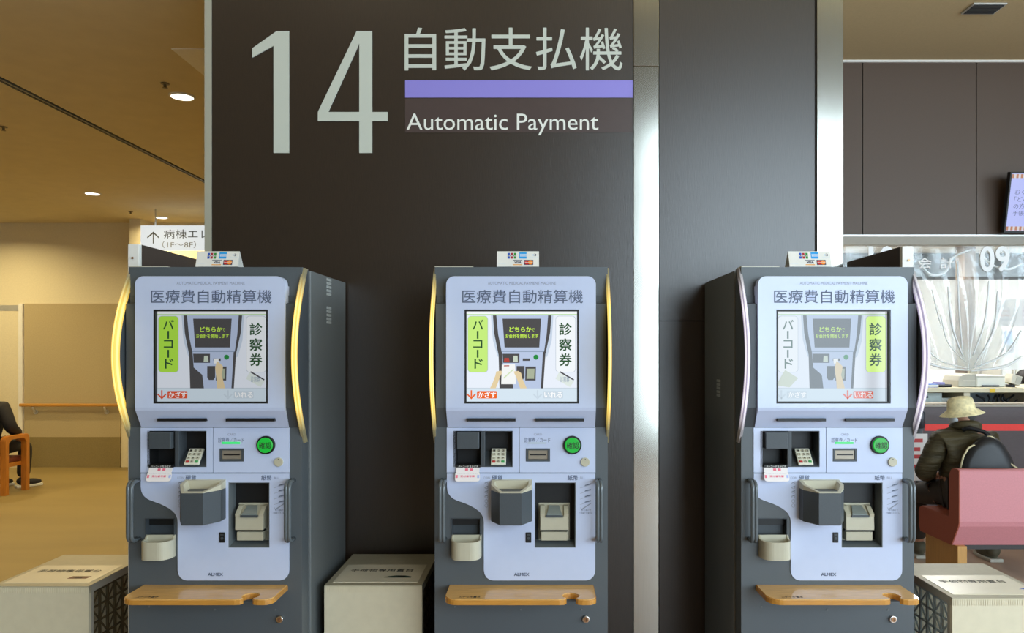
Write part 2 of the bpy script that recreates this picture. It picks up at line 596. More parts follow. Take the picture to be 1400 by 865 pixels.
# ------------------------------------------------------------------ partitions beside the outer machines
M_part = mat('dark brown partition board', '#453830', rough=0.5, var=0.1, scale=40, stretch=(6, 6, 0.4))
def partition(xi, side, y0, top, label):
    r = thing('partition', label, 'partition', (xi, y0, 0))
    b = MB(); b.box(0, side * 0.038, 0.02, WY - y0 - 0.012, 0, top, M_part) if side > 0 else b.box(side * 0.038, 0, 0.02, WY - y0 - 0.012, 0, top, M_part)
    obj('board', b, r)
    b = MB(); b.box(min(0, side * 0.04), max(0, side * 0.04), 0, 0.02, 0, top, M_white, 0.002); obj('end_strip', b, r, label='white end strip')
    b = MB(); b.cyl((side * 0.022, -0.002, top - 0.05), 0.004, 0.004, 'y', G_brass, 12); obj('screw', b, r)
partition(P(190, 0, 2.72).x, -1, 2.72, P(0, 333.5, 2.72).z, 'dark brown partition with white end, left of the leftmost machine')
partition(P(1233.5, 0, 2.70).x, 1, 2.70, P(0, 336.5, 2.70).z, 'dark brown partition with white end, right of the rightmost machine')

# ------------------------------------------------------------------ payment machines
MY = 2.6
XM = 0.0685


def X(px, y=0.0):
    return (px - 740) * (MY + y) / F + XM


def Z(py, y=0.0):
    return EYE - (py - 478) * (MY + y) / F


def R(px0, px1, py0, py1, y=0.0):
    return rect(X(px0, y), X(px1, y), Z(py1, y), Z(py0, y))


CACHE = {}


def part(name, key, fn, parent, label=None):
    if key not in CACHE:
        CACHE[key] = fn().done(name)
    return obj(name, CACHE[key], parent, label=label)


HALF = 0.2955
TOP = Z(365)
YU = -0.045
HOLES = {
    'scan': (623, 658, 588.5, 638), 'pad': (659.5, 701, 588.5, 638), 'bill': (731, 787, 659, 748), 'coinret': (617, 657, 708, 760),
    'card': (719, 752, 612.5, 630.5), 'screen': (635, 791.5, 423, 551.5),
}


def hole(k, y=0.0):
    return R(*HOLES[k], y)


def f_cabinet():
    b = MB()
    b.box(-HALF, HALF, 0.10, 0.58, 0.0, TOP - 0.002, G_side, 0.003)
    b.box(-HALF + 0.012, HALF - 0.012, 0.055, 0.101, 0.02, TOP - 0.012, M_black)
    return b


def f_vent(side, z0):
    b = MB()
    if True:
        for i in range(5):
            x = side * HALF
            b.box(min(x, x + side * 0.0015), max(x, x + side * 0.0015), 0.30, 0.36, z0 + i * 0.014, z0 + i * 0.014 + 0.0095, M_vent)
    return b


M_vent = mat('pale louvre', '#b4b9b7', rough=0.5, var=0.03)


def f_door():
    b = MB()
    b.plate(rect(-HALF, HALF, 0.03, TOP), [rect(X(623), X(701), Z(638), Z(588.5)), hole('bill'), hole('card'), hole('coinret'), R(640, 787, 430, 545)], 0.0, 0.07, G_door)
    b.box(-HALF + 0.01, HALF - 0.01, 0.012, 0.1, 0.0, 0.03, G_dark)
    b.box(-HALF, -HALF + 0.13, -0.002, 0.06, TOP, TOP + 0.003, G_cream)
    return b


def f_cheek(side):
    b = MB()
    if side < 0:
        a0, a1 = -HALF + 0.008, -0.252
    else:
        a0, a1 = 0.252, HALF - 0.008
    b.prism([(0.0, Z(404)), (-0.008, Z(404)), (-0.008, Z(414)), (-0.034, Z(416)), (-0.034, Z(556)), (-0.001, Z(584)), (0.0, Z(584))], 'x', a0, a1, G_dark)
    return b


def f_upper():
    b = MB()
    x0, x1 = -0.2510, 0.2520
    b.plate(rrect(x0, x1, Z(557, YU), Z(377.5, YU), 0.028, 8, 'cd'), [hole('screen', YU)], YU, -0.012, G_face)
    b.plate(rect(x0, x1, Z(557, YU), Z(390, YU)), [hole('screen', YU)], -0.012, 0.0, G_face)
    b.prism([(YU, Z(557, YU)), (YU + 0.002, Z(561, YU)), (-0.005, Z(583.5)), (0.0, Z(583.5)), (0.0, Z(557, YU))], 'x', x0, x1, G_face)
    return b


def f_title():
    b = MB()
    y = YU - 0.0006
    b.text('医療費自動精算機', X(632, y), X(797, y), Z(414.5, y), Z(396, y), y, G_ink, bold=0.004)
    b.text('AUTOMATIC MEDICAL PAYMENT MACHINE', X(667, y), X(760, y), Z(389, y), Z(385, y), y, G_ink2)
    return b


def f_slot(px0, px1):
    b = MB()
    ya, yb = YU + (573 - 561) / 22.5 * 0.038, 0
    z0, z1 = Z(575.3, -0.02), Z(571.3, -0.02)
    b.box(X(px0, -0.025), X(px1, -0.025), -0.034, -0.010, z0, z1, M_black)
    return b


def f_screenframe():
    b = MB()
    o = hole('screen', YU)
    x0, x1, z0, z1 = o[0][0], o[1][0], o[0][1], o[2][1]
    b.plate(rect(x0, x1, z0, z1), [rect(x0 + 0.006, x1 - 0.006, z0 + 0.006, z1 - 0.006)], YU + 0.0005, -0.006, M_black)
    return b


YS = YU + 0.015


def f_screen(kind):
    """Display with its picture; u, v are picture coordinates from 42..948 by 65..795."""
    def U(u):
        return X(630 + u / 5.965, YS)

    def V(v):
        return Z(415 + v / 5.965, YS)

    def pts(l):
        return [(U(a), V(c)) for a, c in l]
    b = MB()
    left_on = kind != 'card'
    dim = {'scan': 1.0, 'hand': 0.62, 'card': 0.66}[kind]
    D = kind

    def c(n, h, k=1.0):
        return scr(f'display {n} {D}', h, k * dim)
    n = [0]

    def Y():
        n[0] += 1
        return YS - 0.00008 * n[0]
    b.box(U(36), U(955), YS, YS + 0.006, V(802), V(58), c('ground', '#e9f0fb'))
    b.flat(pts([(36, 58), (955, 58), (955, 86), (36, 86)]), Y(), c('top', '#f4f8fa'))
    b.flat(pts([(36, 86), (955, 86), (955, 94), (36, 94)]), Y(), c('green line', '#9fd873'))
    b.flat(pts([(36, 690), (955, 690), (955, 802), (36, 802)]), Y(), c('foot', '#d6e6f2'))
    b.flat(pts([(36, 686), (955, 686), (955, 691), (36, 691)]), Y(), c('foot line', '#c2d0dc'))
    # drawn machine
    body, dark, lite, mid = c('body', '#b9c8e4'), c('dark', '#4b4a4c'), c('fin', '#c6d4e6'), c('edge', '#8fa0b8')
    y = Y(); b.flat(pts([(245, 95), (262, 95), (275, 240), (325, 400), (318, 440), (300, 430), (262, 300)]), y, lite)
    b.flat(pts([(755, 95), (738, 95), (725, 240), (685, 400), (690, 440), (705, 430), (742, 300)]), y, lite)
    y = Y(); b.flat(pts([(262, 95), (740, 95), (728, 240), (690, 410), (672, 690), (316, 690), (308, 420), (272, 240)]), y, dark)
    y = Y(); b.flat(pts([(290, 95), (712, 95), (700, 250), (680, 385), (332, 385), (305, 250)]), y, body)
    b.flat(pts([(335, 392), (670, 392), (652, 690), (428, 690), (415, 580), (345, 520)]), y, body)
    y = Y(); b.flat(pts([(330, 383), (680, 383), (678, 393), (333, 393)]), y, mid)
    b.flat(pts([(340, 122), (655, 122), (640, 357), (357, 357)]), y, dark)
    b.flat(pts([(340, 408), (478, 408), (478, 482), (345, 482)]), y, dark)
    b.flat(pts([(505, 446), (565, 446), (565, 466), (505, 466)]), y, dark)
    b.flat(pts([(455, 508), (520, 508), (520, 600), (505, 622), (468, 622), (455, 600)]), y, dark)
    b.flat(pts([(527, 512), (613, 512), (610, 626), (525, 626)]), y, dark)
    y = Y(); b.flat(pts([(430, 424), (463, 424), (465, 474), (426, 474)]), y, c('keys', '#c9d6c4'))
    b.flat(pts([(540, 530), (602, 530), (598, 612), (536, 612)]), y, c('bill', '#a9b29a'))
    b.flat([(U(613) + 0.0085 * math.cos(a * PI / 12), V(436) + 0.0085 * math.sin(a * PI / 12)) for a in range(24)], y, c('button', '#1f8a3c'))
    if kind == 'scan':
        b.flat(pts([(356, 442), (392, 442), (398, 476), (352, 476)]), y, c('red', '#b04038'))
    y = Y(); k = c('lime text', '#c6f04e', 1.0)
    b.text('どちらか', U(397), U(575), V(228), V(190), y, k, bold=0.035)
    b.text('で', U(578), U(602), V(226), V(200), y, k)
    b.text('お会計を開始します', U(365), U(632), V(280), V(247), y, k, bold=0.02)
    skin = c('skin', '#e4cfa4')
    if kind == 'scan':
        y = Y(); b.flat(pts([(335, 497), (442, 492), (450, 656), (330, 656)]), y, c('paper', '#f4f6f4'))
        y = Y(); b.flat(pts([(352, 503), (395, 502), (395, 510), (352, 511)]), y, c('red', '#b04038'))
        b.flat(pts([(350, 600), (400, 555), (430, 530), (432, 540), (402, 565), (352, 612)]), y, c('leaf', '#cfe3b8'))
        b.flat(pts([(290, 552), (330, 546), (338, 562), (322, 590), (305, 640), (285, 690), (238, 690), (262, 640), (280, 590)]), y, skin)
        b.flat(pts([(432, 552), (470, 548), (492, 566), (502, 610), (520, 650), (538, 690), (484, 690), (468, 640), (448, 590), (440, 575)]), y, skin)
    else:
        y = Y(); b.flat(pts([(508, 448), (548, 446), (548, 486), (512, 488)]), y, c('paper', '#f4f6f4'))
        y = Y(); b.flat(pts([(534, 468), (560, 486), (584, 510), (580, 545), (572, 580), (590, 640), (602, 690), (536, 690), (532, 620), (524, 560), (520, 520)]), y, skin)
    lime = c('pill lime', '#c5ee7c' if kind == 'scan' else ('#b4ea48' if kind == 'hand' else '#d2f57c'), 1.0 if kind != 'card' else 1.35)
    pale = c('pill pale', '#f2f7fb')
    rim = c('pill rim', '#aebccb')
    dg = c('dark green', '#24502c')
    y = Y()
    b.flat(rrect(U(56), U(222), V(560), V(100), 0.012), y, rim)
    b.flat(rrect(U(773), U(937), V(560), V(100), 0.012), y, rim)
    y = Y()
    b.flat(rrect(U(59), U(219), V(557), V(103), 0.011), y, lime if left_on else pale)
    b.flat(rrect(U(776), U(934), V(557), V(103), 0.011), y, pale if left_on else lime)
    y = Y()
    b.text('バ', U(96), U(184), V(210), V(132), y, dg, bold=0.015)
    b.flat(pts([(131, 222), (145, 222), (145, 286), (131, 286)]), y, dg)
    b.text('コ', U(103), U(175), V(362), V(298), y, dg, bold=0.015)
    b.flat(pts([(131, 376), (145, 376), (145, 440), (131, 440)]), y, dg)
    b.text('ド', U(112), U(178), V(528), V(450), y, dg, bold=0.015)
    b.text('診', U(803), U(903), V(256), V(157), y, dg, bold=0.022)
    b.text('察', U(803), U(903), V(382), V(284), y, dg, bold=0.022)
    b.text('券', U(803), U(903), V(506), V(406), y, dg, bold=0.022)
    # the little card drawn at the foot of the pale pill
    y = Y()
    if left_on:
        b.flat(pts([(800, 560), (925, 632), (890, 680), (772, 612)]), y, c('card', '#dfe9e4'))
        y = Y()
        b.flat(pts([(812, 550), (924, 616), (919, 626), (806, 560)]), y, dark)
        b.text('診察券', U(812), U(885), V(640), V(592), y, mid)
    else:
        b.flat(pts([(115, 540), (222, 606), (152, 682), (42, 664)]), y, c('card', '#cfd8c4'))
    hot = c('hot', '#ee641c' if kind == 'scan' else '#e0532c', 1.0 if kind != 'card' else 1.2)
    ghost, glow = c('ghost', '#cad9e5'), c('glow', '#fbfdff')
    for (u0, on, word) in ((0, left_on, 'かざす'), (540, not left_on, 'いれる')):
        q = hot if on else ghost
        y = Y()
        b.flat(pts([(80 + u0, 705), (92 + u0, 705), (92 + u0, 758), (80 + u0, 758)]), y, q)
        b.flat(pts([(48 + u0, 740), (56 + u0, 732), (92 + u0, 768), (86 + u0, 780)]), y, q)
        b.flat(pts([(124 + u0, 740), (116 + u0, 732), (80 + u0, 768), (86 + u0, 780)]), y, q)
        b.flat(rrect(U(132 + u0), U(294 + u0), V(772), V(712), 0.003), y, q)
        y = Y()
        b.text(word, U(142 + u0), U(286 + u0), V(766), V(718), y, glow, bold=0.03)
    return b


def fin_y(t):
    """Front of the side fin (0 bottom .. 1 top)."""
    return 0.020 - 0.120 * math.sin(PI * min(1, max(0, t * 0.98 + 0.01))) ** 0.95


FZ0, FZ1 = Z(606), Z(365.5)


def fin_strip(x0, x1, d0, d1, t0, t1, m, b, n=28):
    """A curved bar following the fin front, from d0 to d1 behind it."""
    pr = []
    for i in range(n + 1):
        t = t0 + (t1 - t0) * i / n
        pr.append((fin_y(t) + d0, FZ0 + (FZ1 - FZ0) * t))
    for i in range(n, -1, -1):
        t = t0 + (t1 - t0) * i / n
        pr.append((fin_y(t) + d1, FZ0 + (FZ1 - FZ0) * t))
    b.prism(pr, 'x', x0, x1, m)


def f_fin(side):
    b = MB()
    xa, xb = sorted((side * (HALF - 0.004), side * (HALF + 0.005)))
    n = 24
    pr = [(fin_y(i / n) + 0.034, FZ0 + (FZ1 - FZ0) * i / n) for i in range(n + 1)]
    pr = [(min(0.045, y_), z_) for y_, z_ in pr] + [(0.06, FZ1), (0.06, FZ0)]
    b.prism(pr, 'x', xa + 0.0015, xb - 0.0015, G_dark)
    return b


def strip_mat(name, base, glow, k):
    """Translucent edge strip lit from inside: brightest in the middle, fading out towards its ends."""
    m = mat(name, base, rough=0.3, var=0.02)
    nt = m.node_tree
    bs = nt.nodes['Principled BSDF']
    tc = nt.nodes.new('ShaderNodeTexCoord')
    sp = nt.nodes.new('ShaderNodeSeparateXYZ')
    mr = nt.nodes.new('ShaderNodeMapRange')
    mr.inputs['From Min'].default_value = FZ0
    mr.inputs['From Max'].default_value = FZ1
    rp = nt.nodes.new('ShaderNodeValToRGB')
    el = rp.color_ramp.elements
    el[0].position, el[0].color = 0.07, (0, 0, 0, 1)
    el[1].position, el[1].color = 0.22, (1, 1, 1, 1)
    e2 = el.new(0.78); e2.color = (1, 1, 1, 1)
    e3 = el.new(0.95); e3.color = (0, 0, 0, 1)
    ml = nt.nodes.new('ShaderNodeMath'); ml.operation = 'MULTIPLY'; ml.inputs[1].default_value = k
    nt.links.new(tc.outputs['Object'], sp.inputs[0])
    nt.links.new(sp.outputs['Z'], mr.inputs['Value'])
    nt.links.new(mr.outputs[0], rp.inputs['Fac'])
    nt.links.new(rp.outputs['Color'], ml.inputs[0])
    nt.links.new(ml.outputs[0], bs.inputs['Emission Strength'])
    bs.inputs['Emission Color'].default_value = lin(glow)
    return m


S_yel = strip_mat('yellow lit fin edge', '#9a8f6c', '#ffcc3a', 0.95)
S_yel2 = strip_mat('yellow lit fin core', '#a59b7a', '#ffe884', 1.05)
S_lil = strip_mat('lilac lit fin edge', '#b4b0b4', '#d9cdf6', 0.42)
S_lil2 = strip_mat('lilac lit fin core', '#c6c2c8', '#fbf6ff', 0.9)


def f_finlight(side, warm):
    b = MB()
    xa, xb = sorted((side * (HALF - 0.004), side * (HALF + 0.005)))
    e, k = (S_yel, S_yel2) if warm else (S_lil, S_lil2)
    fin_strip(xa, xb, 0.0, 0.036, 0.0, 1.0, e, b, 40)
    fin_strip(xa - 0.0006, xb + 0.0006, 0.012, 0.026, 0.08, 0.94, k, b, 40)
    fin_strip(xa + 0.0025, xb - 0.0025, -0.0008, 0.002, 0.08, 0.94, k, b, 40)
    return b


def f_row():
    b = MB()
    b.plate(rect(X(611), X(709.6), Z(645.5), Z(584.3)), [rect(X(623), X(701), Z(638), Z(588.5))], -0.004, 0.0, G_face)
    b.plate(rect(X(710.4), X(814), Z(645.5), Z(584.3)), [hole('card')], -0.004, 0.0, G_face)
    return b


def f_rowtext():
    b = MB()
    y = -0.0046
    b.text('診察券／カード', X(717), X(752.5), Z(604.5), Z(597.5), y, G_ink)
    b.text('CARD', X(730), X(741), Z(595), Z(592), y, G_ink2)
    return b


def f_lower():
    b = MB()
    p = [(611.2, 647), (611.2, 665), (612, 671), (613.5, 674.5), (616.5, 678.5), (620, 681.3), (624, 683.3), (630, 685.5), (637, 688), (644, 691.2),
         (650, 694.5), (654.5, 698), (657.8, 701.5), (660, 705.5), (661.2, 709), (661.6, 714), (661.6, 779), (662.5, 784), (665, 788.5), (669, 791.5), (674, 792.7),
         (801.5, 792.7), (807, 791.2), (811, 787.5), (813.2, 783), (813.7, 778), (813.7, 647)]
    b.plate([(X(a), Z(c)) for a, c in p], [hole('bill')], -0.004, 0.0, G_face)
    return b


def f_lowertext():
    b = MB()
    y = -0.0046
    b.text('硬貨', X(672.5), X(687), Z(656), Z(649), y, G_ink, bold=0.01)
    b.text('COIN', X(661), X(670), Z(654.2), Z(651.2), y, G_ink2)
    b.text('紙幣', X(776), X(790), Z(656), Z(649), y, G_ink, bold=0.01)
    b.text('BILL', X(793), X(800), Z(654.2), Z(651.2), y, G_ink2)
    b.text('ALMEX', X(703), X(723.5), Z(786.4), Z(782.4), y, G_ink, bold=0.04)
    # coins falling in
    for i in range(6):
        cz = Z(660 + i * 6.1)
        cx = X(665)
        b.flat([(cx + 0.006 * math.cos(a * PI / 8), cz + (0.0035 + 0.0006 * i) * math.sin(a * PI / 8)) for a in range(16)], y, G_ink2)
        b.flat([(cx + 0.0046 * math.cos(a * PI / 8), cz + (0.0022 + 0.0006 * i) * math.sin(a * PI / 8)) for a in range(16)], y - 0.0002, G_face)
        if i < 4:
            b.flat([(cx - 0.004, cz), (cx + 0.006, cz + 0.005), (cx + 0.007, cz + 0.007), (cx - 0.003, cz + 0.002)], y - 0.0004, G_ink)
    # notes sliding in
    for i in range(4):
        z = Z(662 + i * 7.6)
        b.flat([(X(793), z - 0.012), (X(808), z), (X(808), z + 0.0012), (X(793), z - 0.0108)], y, G_ink2)
        b.flat([(X(799), z - 0.0045), (X(807), z + 0.001), (X(808), z + 0.0045), (X(800), z - 0.001)], y - 0.0002, G_ink)
    b.flat([(X(793), Z(692)), (X(795), Z(697)), (X(808), Z(688)), (X(808), Z(686.5)), (X(795), Z(695))], y, G_ink2)
    b.text('折り曲げて', X(795), X(808), Z(698), Z(695.5), y, G_ink)
    b.text('ご使用できません', X(791.5), X(810), Z(702), Z(699.5), y, G_ink)
    return b


def liner(k, depth, m, y0=-0.004, floor_up=0.0):
    px0, px1, py0, py1 = HOLES[k]
    x0, x1, z0, z1 = X(px0), X(px1), Z(py1), Z(py0)
    b = MB()
    w = 0.002
    b.box(x0, x0 + w, y0 + 0.0005, depth, z0, z1, m)
    b.box(x1 - w, x1, y0 + 0.0005, depth, z0, z1, m)
    b.box(x0, x1, y0 + 0.0005, depth, z1 - w, z1, m)
    if floor_up:
        b.prism([(y0 + 0.0005, z0), (depth, z0), (depth, z0 + floor_up), (y0 + 0.0005, z0 + w)], 'x', x0, x1, m)
    else:
        b.box(x0, x1, y0 + 0.0005, depth, z0, z0 + w, m)
    b.box(x0, x1, depth, depth + w, z0, z1, m)
    return b


def f_scanbay():
    b = liner('scan', 0.06, M_black)
    px0, px1, py0, py1 = HOLES['scan']
    b.box(X(620), X(623), -0.004, -0.0035, Z(638), Z(588.5), G_dark)
    return b


def f_scanhood():
    b = MB()
    b.box(X(625.5), X(655.5), -0.022, 0.05, Z(612.5), Z(590), G_dark, 0.002)
    return b


def f_scantext():
    b = MB()
    b.box(X(624), X(657), -0.012, 0.02, Z(638.2), Z(634.5), M_black)
    b.text('バーコードをかざす', X(627), X(654), Z(637.8), Z(635.2), -0.0125, M_whitetxt, bold=0.01)
    return b


def f_padbay():
    b = liner('pad', 0.065, G_dark, floor_up=0.055)
    return b


def f_divider():
    b = MB(); b.box(X(657), X(663), -0.003, 0.06, Z(637.5), Z(588.8), G_dark, 0.001)
    return b


PADM = Matrix.Translation((X(681.5), 0.012, Z(625))) @ Matrix.Rotation(math.radians(-42), 4, 'X')


def f_keypad():
    b = MB()
    b.box(-0.0255, 0.0255, -0.004, 0.004, -0.033, 0.033, G_key, 0.002, M=PADM)
    return b


def f_keys():
    b = MB()
    rows = ['123', '456', '789', 'r0g']
    for j, row in enumerate(rows):
        for i, ch in enumerate(row):
            x, z = (i - 1) * 0.0155, 0.022 - j * 0.0148
            m = {'r': G_red, 'g': G_grn}.get(ch, G_beige)
            b.box(x - 0.0055, x + 0.0055, -0.0065, -0.003, z - 0.0045, z + 0.0045, m, 0.001, M=PADM)
            if ch.isdigit():
                b.text(ch, x - 0.0025, x + 0.0025, z - 0.0035, z + 0.0035, -0.0068, M_blacktxt, M=PADM, bold=0.02)
    return b


def f_tag():
    b = MB()
    T = Matrix.Translation((X(640), -0.02, Z(648))) @ Matrix.Rotation(math.radians(-24), 4, 'X')
    b.prism(rrect(-0.042, 0.042, -0.022, 0.010, 0.009), 'y', -0.0015, 0.0, G_tag, M=T)
    b.box(-0.040, 0.040, -0.001, 0.0, 0.009, 0.028, G_tag, M=T)
    b.text('受付番号票', -0.024, 0.024, -0.008, -0.001, -0.002, G_pink, bold=0.03, M=T)
    b.text('こちらへかざしてください', -0.035, 0.035, 0.004, 0.0075, -0.002, G_ink2, M=T)
    for dx in (-0.004, 0.012):
        b.flat([(dx - 0.005, 0.014), (dx + 0.005, 0.014), (dx + 0.006, 0.022), (dx, 0.025), (dx - 0.006, 0.022)], -0.0015, G_pink) if False else None
        b.box(dx - 0.005, dx + 0.005, -0.0018, 0.0, 0.015, 0.023, G_pink, M=T)
    b.box(-0.040, -0.033, -0.0018, 0.0, -0.010, 0.0, G_pink, M=T)
    b.box(0.033, 0.040, -0.0018, 0.0, -0.010, 0.0, mat('pale blue print', '#a9b9ea', var=0.0), M=T)
    return b


def f_cardframe():
    b = MB()
    px0, px1, py0, py1 = HOLES['card']
    b.plate(rect(X(px0 + .3), X(px1 - .3), Z(py1 - .3), Z(py0 + .3)), [rect(X(px0 + 3), X(px1 - 3), Z(py1 - 3), Z(py0 + 2.5))], -0.006, 0.02, G_dark)
    return b


M_cardm = mat('bronze grey reader mouth', '#9a9080', rough=0.35, metal=0.3, var=0.03)


def f_cardmouth():
    b = MB()
    b.box(X(722.2), X(748.8), -0.003, 0.02, Z(627.4), Z(615), M_cardm, 0.001)
    b.box(X(724.5), X(746.5), -0.0045, 0.0, Z(622), Z(620), M_black)
    return b


def f_led(on):
    b = MB(); b.box(X(722), X(747), -0.0055, -0.003, Z(606.6), Z(603.6), G_led if on else G_ledoff, 0.0005)
    return b


def f_ring():
    b = MB()
    b.cyl((X(782.5), -0.006, Z(607.8)), 0.0315, 0.012, 'y', M_black, 40, bev=0.002)
    return b


def f_button():
    b = MB()
    b.cyl((X(782.5), -0.012, Z(607.8)), 0.0258, 0.010, 'y', G_green, 40, bev=0.002)
    return b


def f_buttontext():
    b = MB(); b.text('確認', X(774.5), X(791), Z(612), Z(603.5), -0.0173, M_blacktxt, bold=0.015)
    return b


def f_cover():
    b = MB()
    b.cyl((X(800), -0.007, Z(631)), 0.0152, 0.006, 'y', G_beige, 28, bev=0.001)
    b.cyl((X(800), -0.0102, Z(627)), 0.0015, 0.001, 'y', M_black, 10)
    return b


def f_coin_body():
    b = MB()
    y0, d = 0.0, 0.105
    xl, xr = -0.068, 0.069
    cx = X(699, -0.05)
    fl = [(cx + xl, y0), (cx + xl, -0.045), (cx - 0.036, -d), (cx + 0.036, -d), (cx + xr, -0.045), (cx + xr, y0)]
    zb, zt = Z(717, -0.09), Z(669, -0.06)
    b.prism(fl, 'z', zb, zt - 0.004, G_dark, 0.003)
    return b


def f_coin_top():
    b = MB()
    d = 0.105
    xl, xr = -0.068, 0.069
    cx = X(699, -0.05)
    zt = Z(669, -0.06)
    fl = [(cx + xl, -0.004), (cx + xl, -0.045), (cx - 0.036, -d), (cx + 0.036, -d), (cx + xr, -0.045), (cx + xr, -0.004)]
    # beige funnel: rim that rises to the back with a sunk floor
    t = bmesh.new()
    back = zt + 0.030

    def zz(y):
        return zt - 0.002 + (back - zt) * (1 - (-y) / d) * 0.9
    O = [t.verts.new((x, y, zz(y))) for x, y in fl]
    Ob = [t.verts.new((x, y, zt - 0.004)) for x, y in fl]
    I = [t.verts.new((cx + (x - cx) * 0.84, -0.052 + (y + 0.052) * 0.82, zz(-0.052 + (y + 0.052) * 0.82))) for x, y in fl]
    L = [t.verts.new((cx + (x - cx) * 0.58, -0.045 + (y + 0.045) * 0.45, zt - 0.012)) for x, y in fl]
    n = 6
    for i in range(n):
        j = (i + 1) % n
        t.faces.new((O[i], O[j], I[j], I[i]))
        t.faces.new((I[i], I[j], L[j], L[i]))
        t.faces.new((Ob[i], Ob[j], O[j], O[i]))
    t.faces.new(L)
    bmesh.ops.recalc_face_normals(t, faces=t.faces)
    b.take(t, G_beige)
    return b


def f_lens():
    b = MB()
    b.box(X(718.7), X(726.5), -0.007, -0.003, Z(741), Z(727), M_black, 0.002)
    b.cyl((X(722.7), -0.0075, Z(735)), 0.0045, 0.002, 'y', G_dark, 16)
    b.box(X(720.5), X(724.8), -0.0078, -0.006, Z(731), Z(729.5), G_dark)
    return b


G_lin = mat('mid grey bay plastic', '#666d70', rough=0.5, var=0.03)


def f_billbay():
    return liner('bill', 0.085, G_lin, floor_up=0.02)


def f_bill():
    b = MB()
    x0, x1 = X(738.5, 0.02), X(777, 0.02)
    # lower step, upper block and the sloped mouth
    b.box(x0 + 0.003, x1 - 0.003, 0.012, 0.08, Z(739, 0.01), Z(727, 0.01), G_beige, 0.002)
    b.prism([(0.004, Z(724.5, 0)), (0.08, Z(724.5, 0)), (0.08, Z(690, 0.05)), (0.045, Z(690, 0.05)), (0.006, Z(707, 0))], 'x', x0, x1, G_beige, 0.002)
    b.box(x0 - 0.006, x1 + 0.006, 0.05, 0.082, Z(741, 0.04), Z(688, 0.04), G_beige, 0.002)
    b.box(x0 + 0.001, x1 - 0.001, 0.016, 0.03, Z(727, 0), Z(724, 0), M_black)
    # side horns round the mouth
    for a0, a1 in ((x0, x0 + 0.016), (x1 - 0.016, x1)):
        b.prism([(0.006, Z(707, 0)), (0.05, Z(707, 0)), (0.05, Z(689, 0.05)), (0.034, Z(691, 0.04)), (0.004, Z(703, 0))], 'x', a0, a1, G_beige, 0.001)
    return b


def f_billmouth():
    b = MB()
    x0, x1 = X(738.5, 0.02), X(777, 0.02)
    c = (x0 + x1) / 2
    # dark throat, then a grey visor that narrows to the back
    b.prism([(0.0052, Z(707.1, 0)), (0.0405, Z(692, 0.045)), (0.0395, Z(691.6, 0.045)), (0.0042, Z(706.5, 0))], 'x', c - 0.031, c + 0.031, G_beige)
    t = bmesh.new()
    lo, hi = (0.006, Z(705.0, 0)), (0.036, Z(692.5, 0.04))
    V = [t.verts.new(p) for p in ((c - 0.026, *lo), (c + 0.026, *lo), (c + 0.017, *hi), (c - 0.017, *hi),
                                  (c - 0.026, lo[0], lo[1] + 0.006), (c + 0.026, lo[0], lo[1] + 0.006), (c + 0.017, hi[0], hi[1] + 0.006), (c - 0.017, hi[0], hi[1] + 0.006))]
    for q in ((0, 1, 2, 3), (4, 5, 6, 7), (0, 1, 5, 4), (1, 2, 6, 5), (2, 3, 7, 6), (3, 0, 4, 7)):
        t.faces.new([V[i] for i in q])
    bmesh.ops.recalc_face_normals(t, faces=t.faces)
    b.take(t, mat('grey visor plastic', '#7c837f', rough=0.4, var=0.02))
    b.box(c - 0.030, c + 0.030, 0.002, 0.008, Z(707.5, 0), Z(704.6, 0), G_dark)
    return b


def f_retbay():
    b = liner('coinret', 0.06, G_dark)
    b.box(X(618), X(656), 0.02, 0.06, Z(719), Z(709), M_black)
    b.box(X(617.2), X(656.8), 0.03, 0.06, Z(760), Z(719), G_dark)
    return b


def f_cup():
    b = MB()
    cx = X(637, -0.03)
    hw = 0.0505
    pts = [(cx - hw, 0.0)]
    for i in range(25):
        a = PI + PI * i / 24
        pts.append((cx + hw * math.copysign(abs(math.cos(a)) ** 0.55, math.cos(a)), -0.012 + 0.05 * math.sin(a) * 1.0 if True else 0))
    pts.append((cx + hw, 0.0))
    zb, zt = Z(764, -0.04), Z(739.5, -0.04)
    t = bmesh.new()
    O0 = [t.verts.new((x, y, zb)) for x, y in pts]
    O1 = [t.verts.new((x, y, zt + (0.012 if i in (0, len(pts) - 1) else 0.0))) for i, (x, y) in enumerate(pts)]
    k = 0.9
    I1 = [t.verts.new((cx + (x - cx) * k, -0.02 + (y + 0.02) * k, v.co.z)) for (x, y), v in zip(pts, O1)]
    I0 = [t.verts.new((cx + (x - cx) * 0.75, -0.02 + (y + 0.02) * 0.75, zb + 0.02)) for (x, y) in pts]
    n = len(pts)
    for A, B in ((O0, O1), (O1, I1), (I1, I0)):
        for i in range(n):
            j = (i + 1) % n
            t.faces.new((A[i], A[j], B[j], B[i]))
    t.faces.new(O0)
    t.faces.new(I0)
    bmesh.ops.recalc_face_normals(t, faces=t.faces)
    b.take(t, G_beige, smooth=False)
    return b


def f_handle(px):
    b = MB()
    x = X(px, -0.05)
    z0, z1 = Z(740, -0.04), Z(659, -0.04)
    path = [(x, 0.0, z1), (x, -0.03, z1)]
    for i in range(1, 7):
        a = PI / 2 * i / 6
        path.append((x, -0.03 - 0.022 * math.sin(a), z1 - 0.022 * (1 - math.cos(a))))
    for i in range(0, 7):
        a = PI / 2 * (1 - i / 6)
        path.append((x, -0.03 - 0.022 * math.sin(a), z0 + 0.022 * (1 - math.cos(a))))
    path += [(x, 0.0, z0)]
    for dx in (-0.0055, 0.0055):
        b.tube([(p[0] + dx, p[1], p[2]) for p in path], 0.007, G_handle, 10)
    return b


ZSH = Z(799)


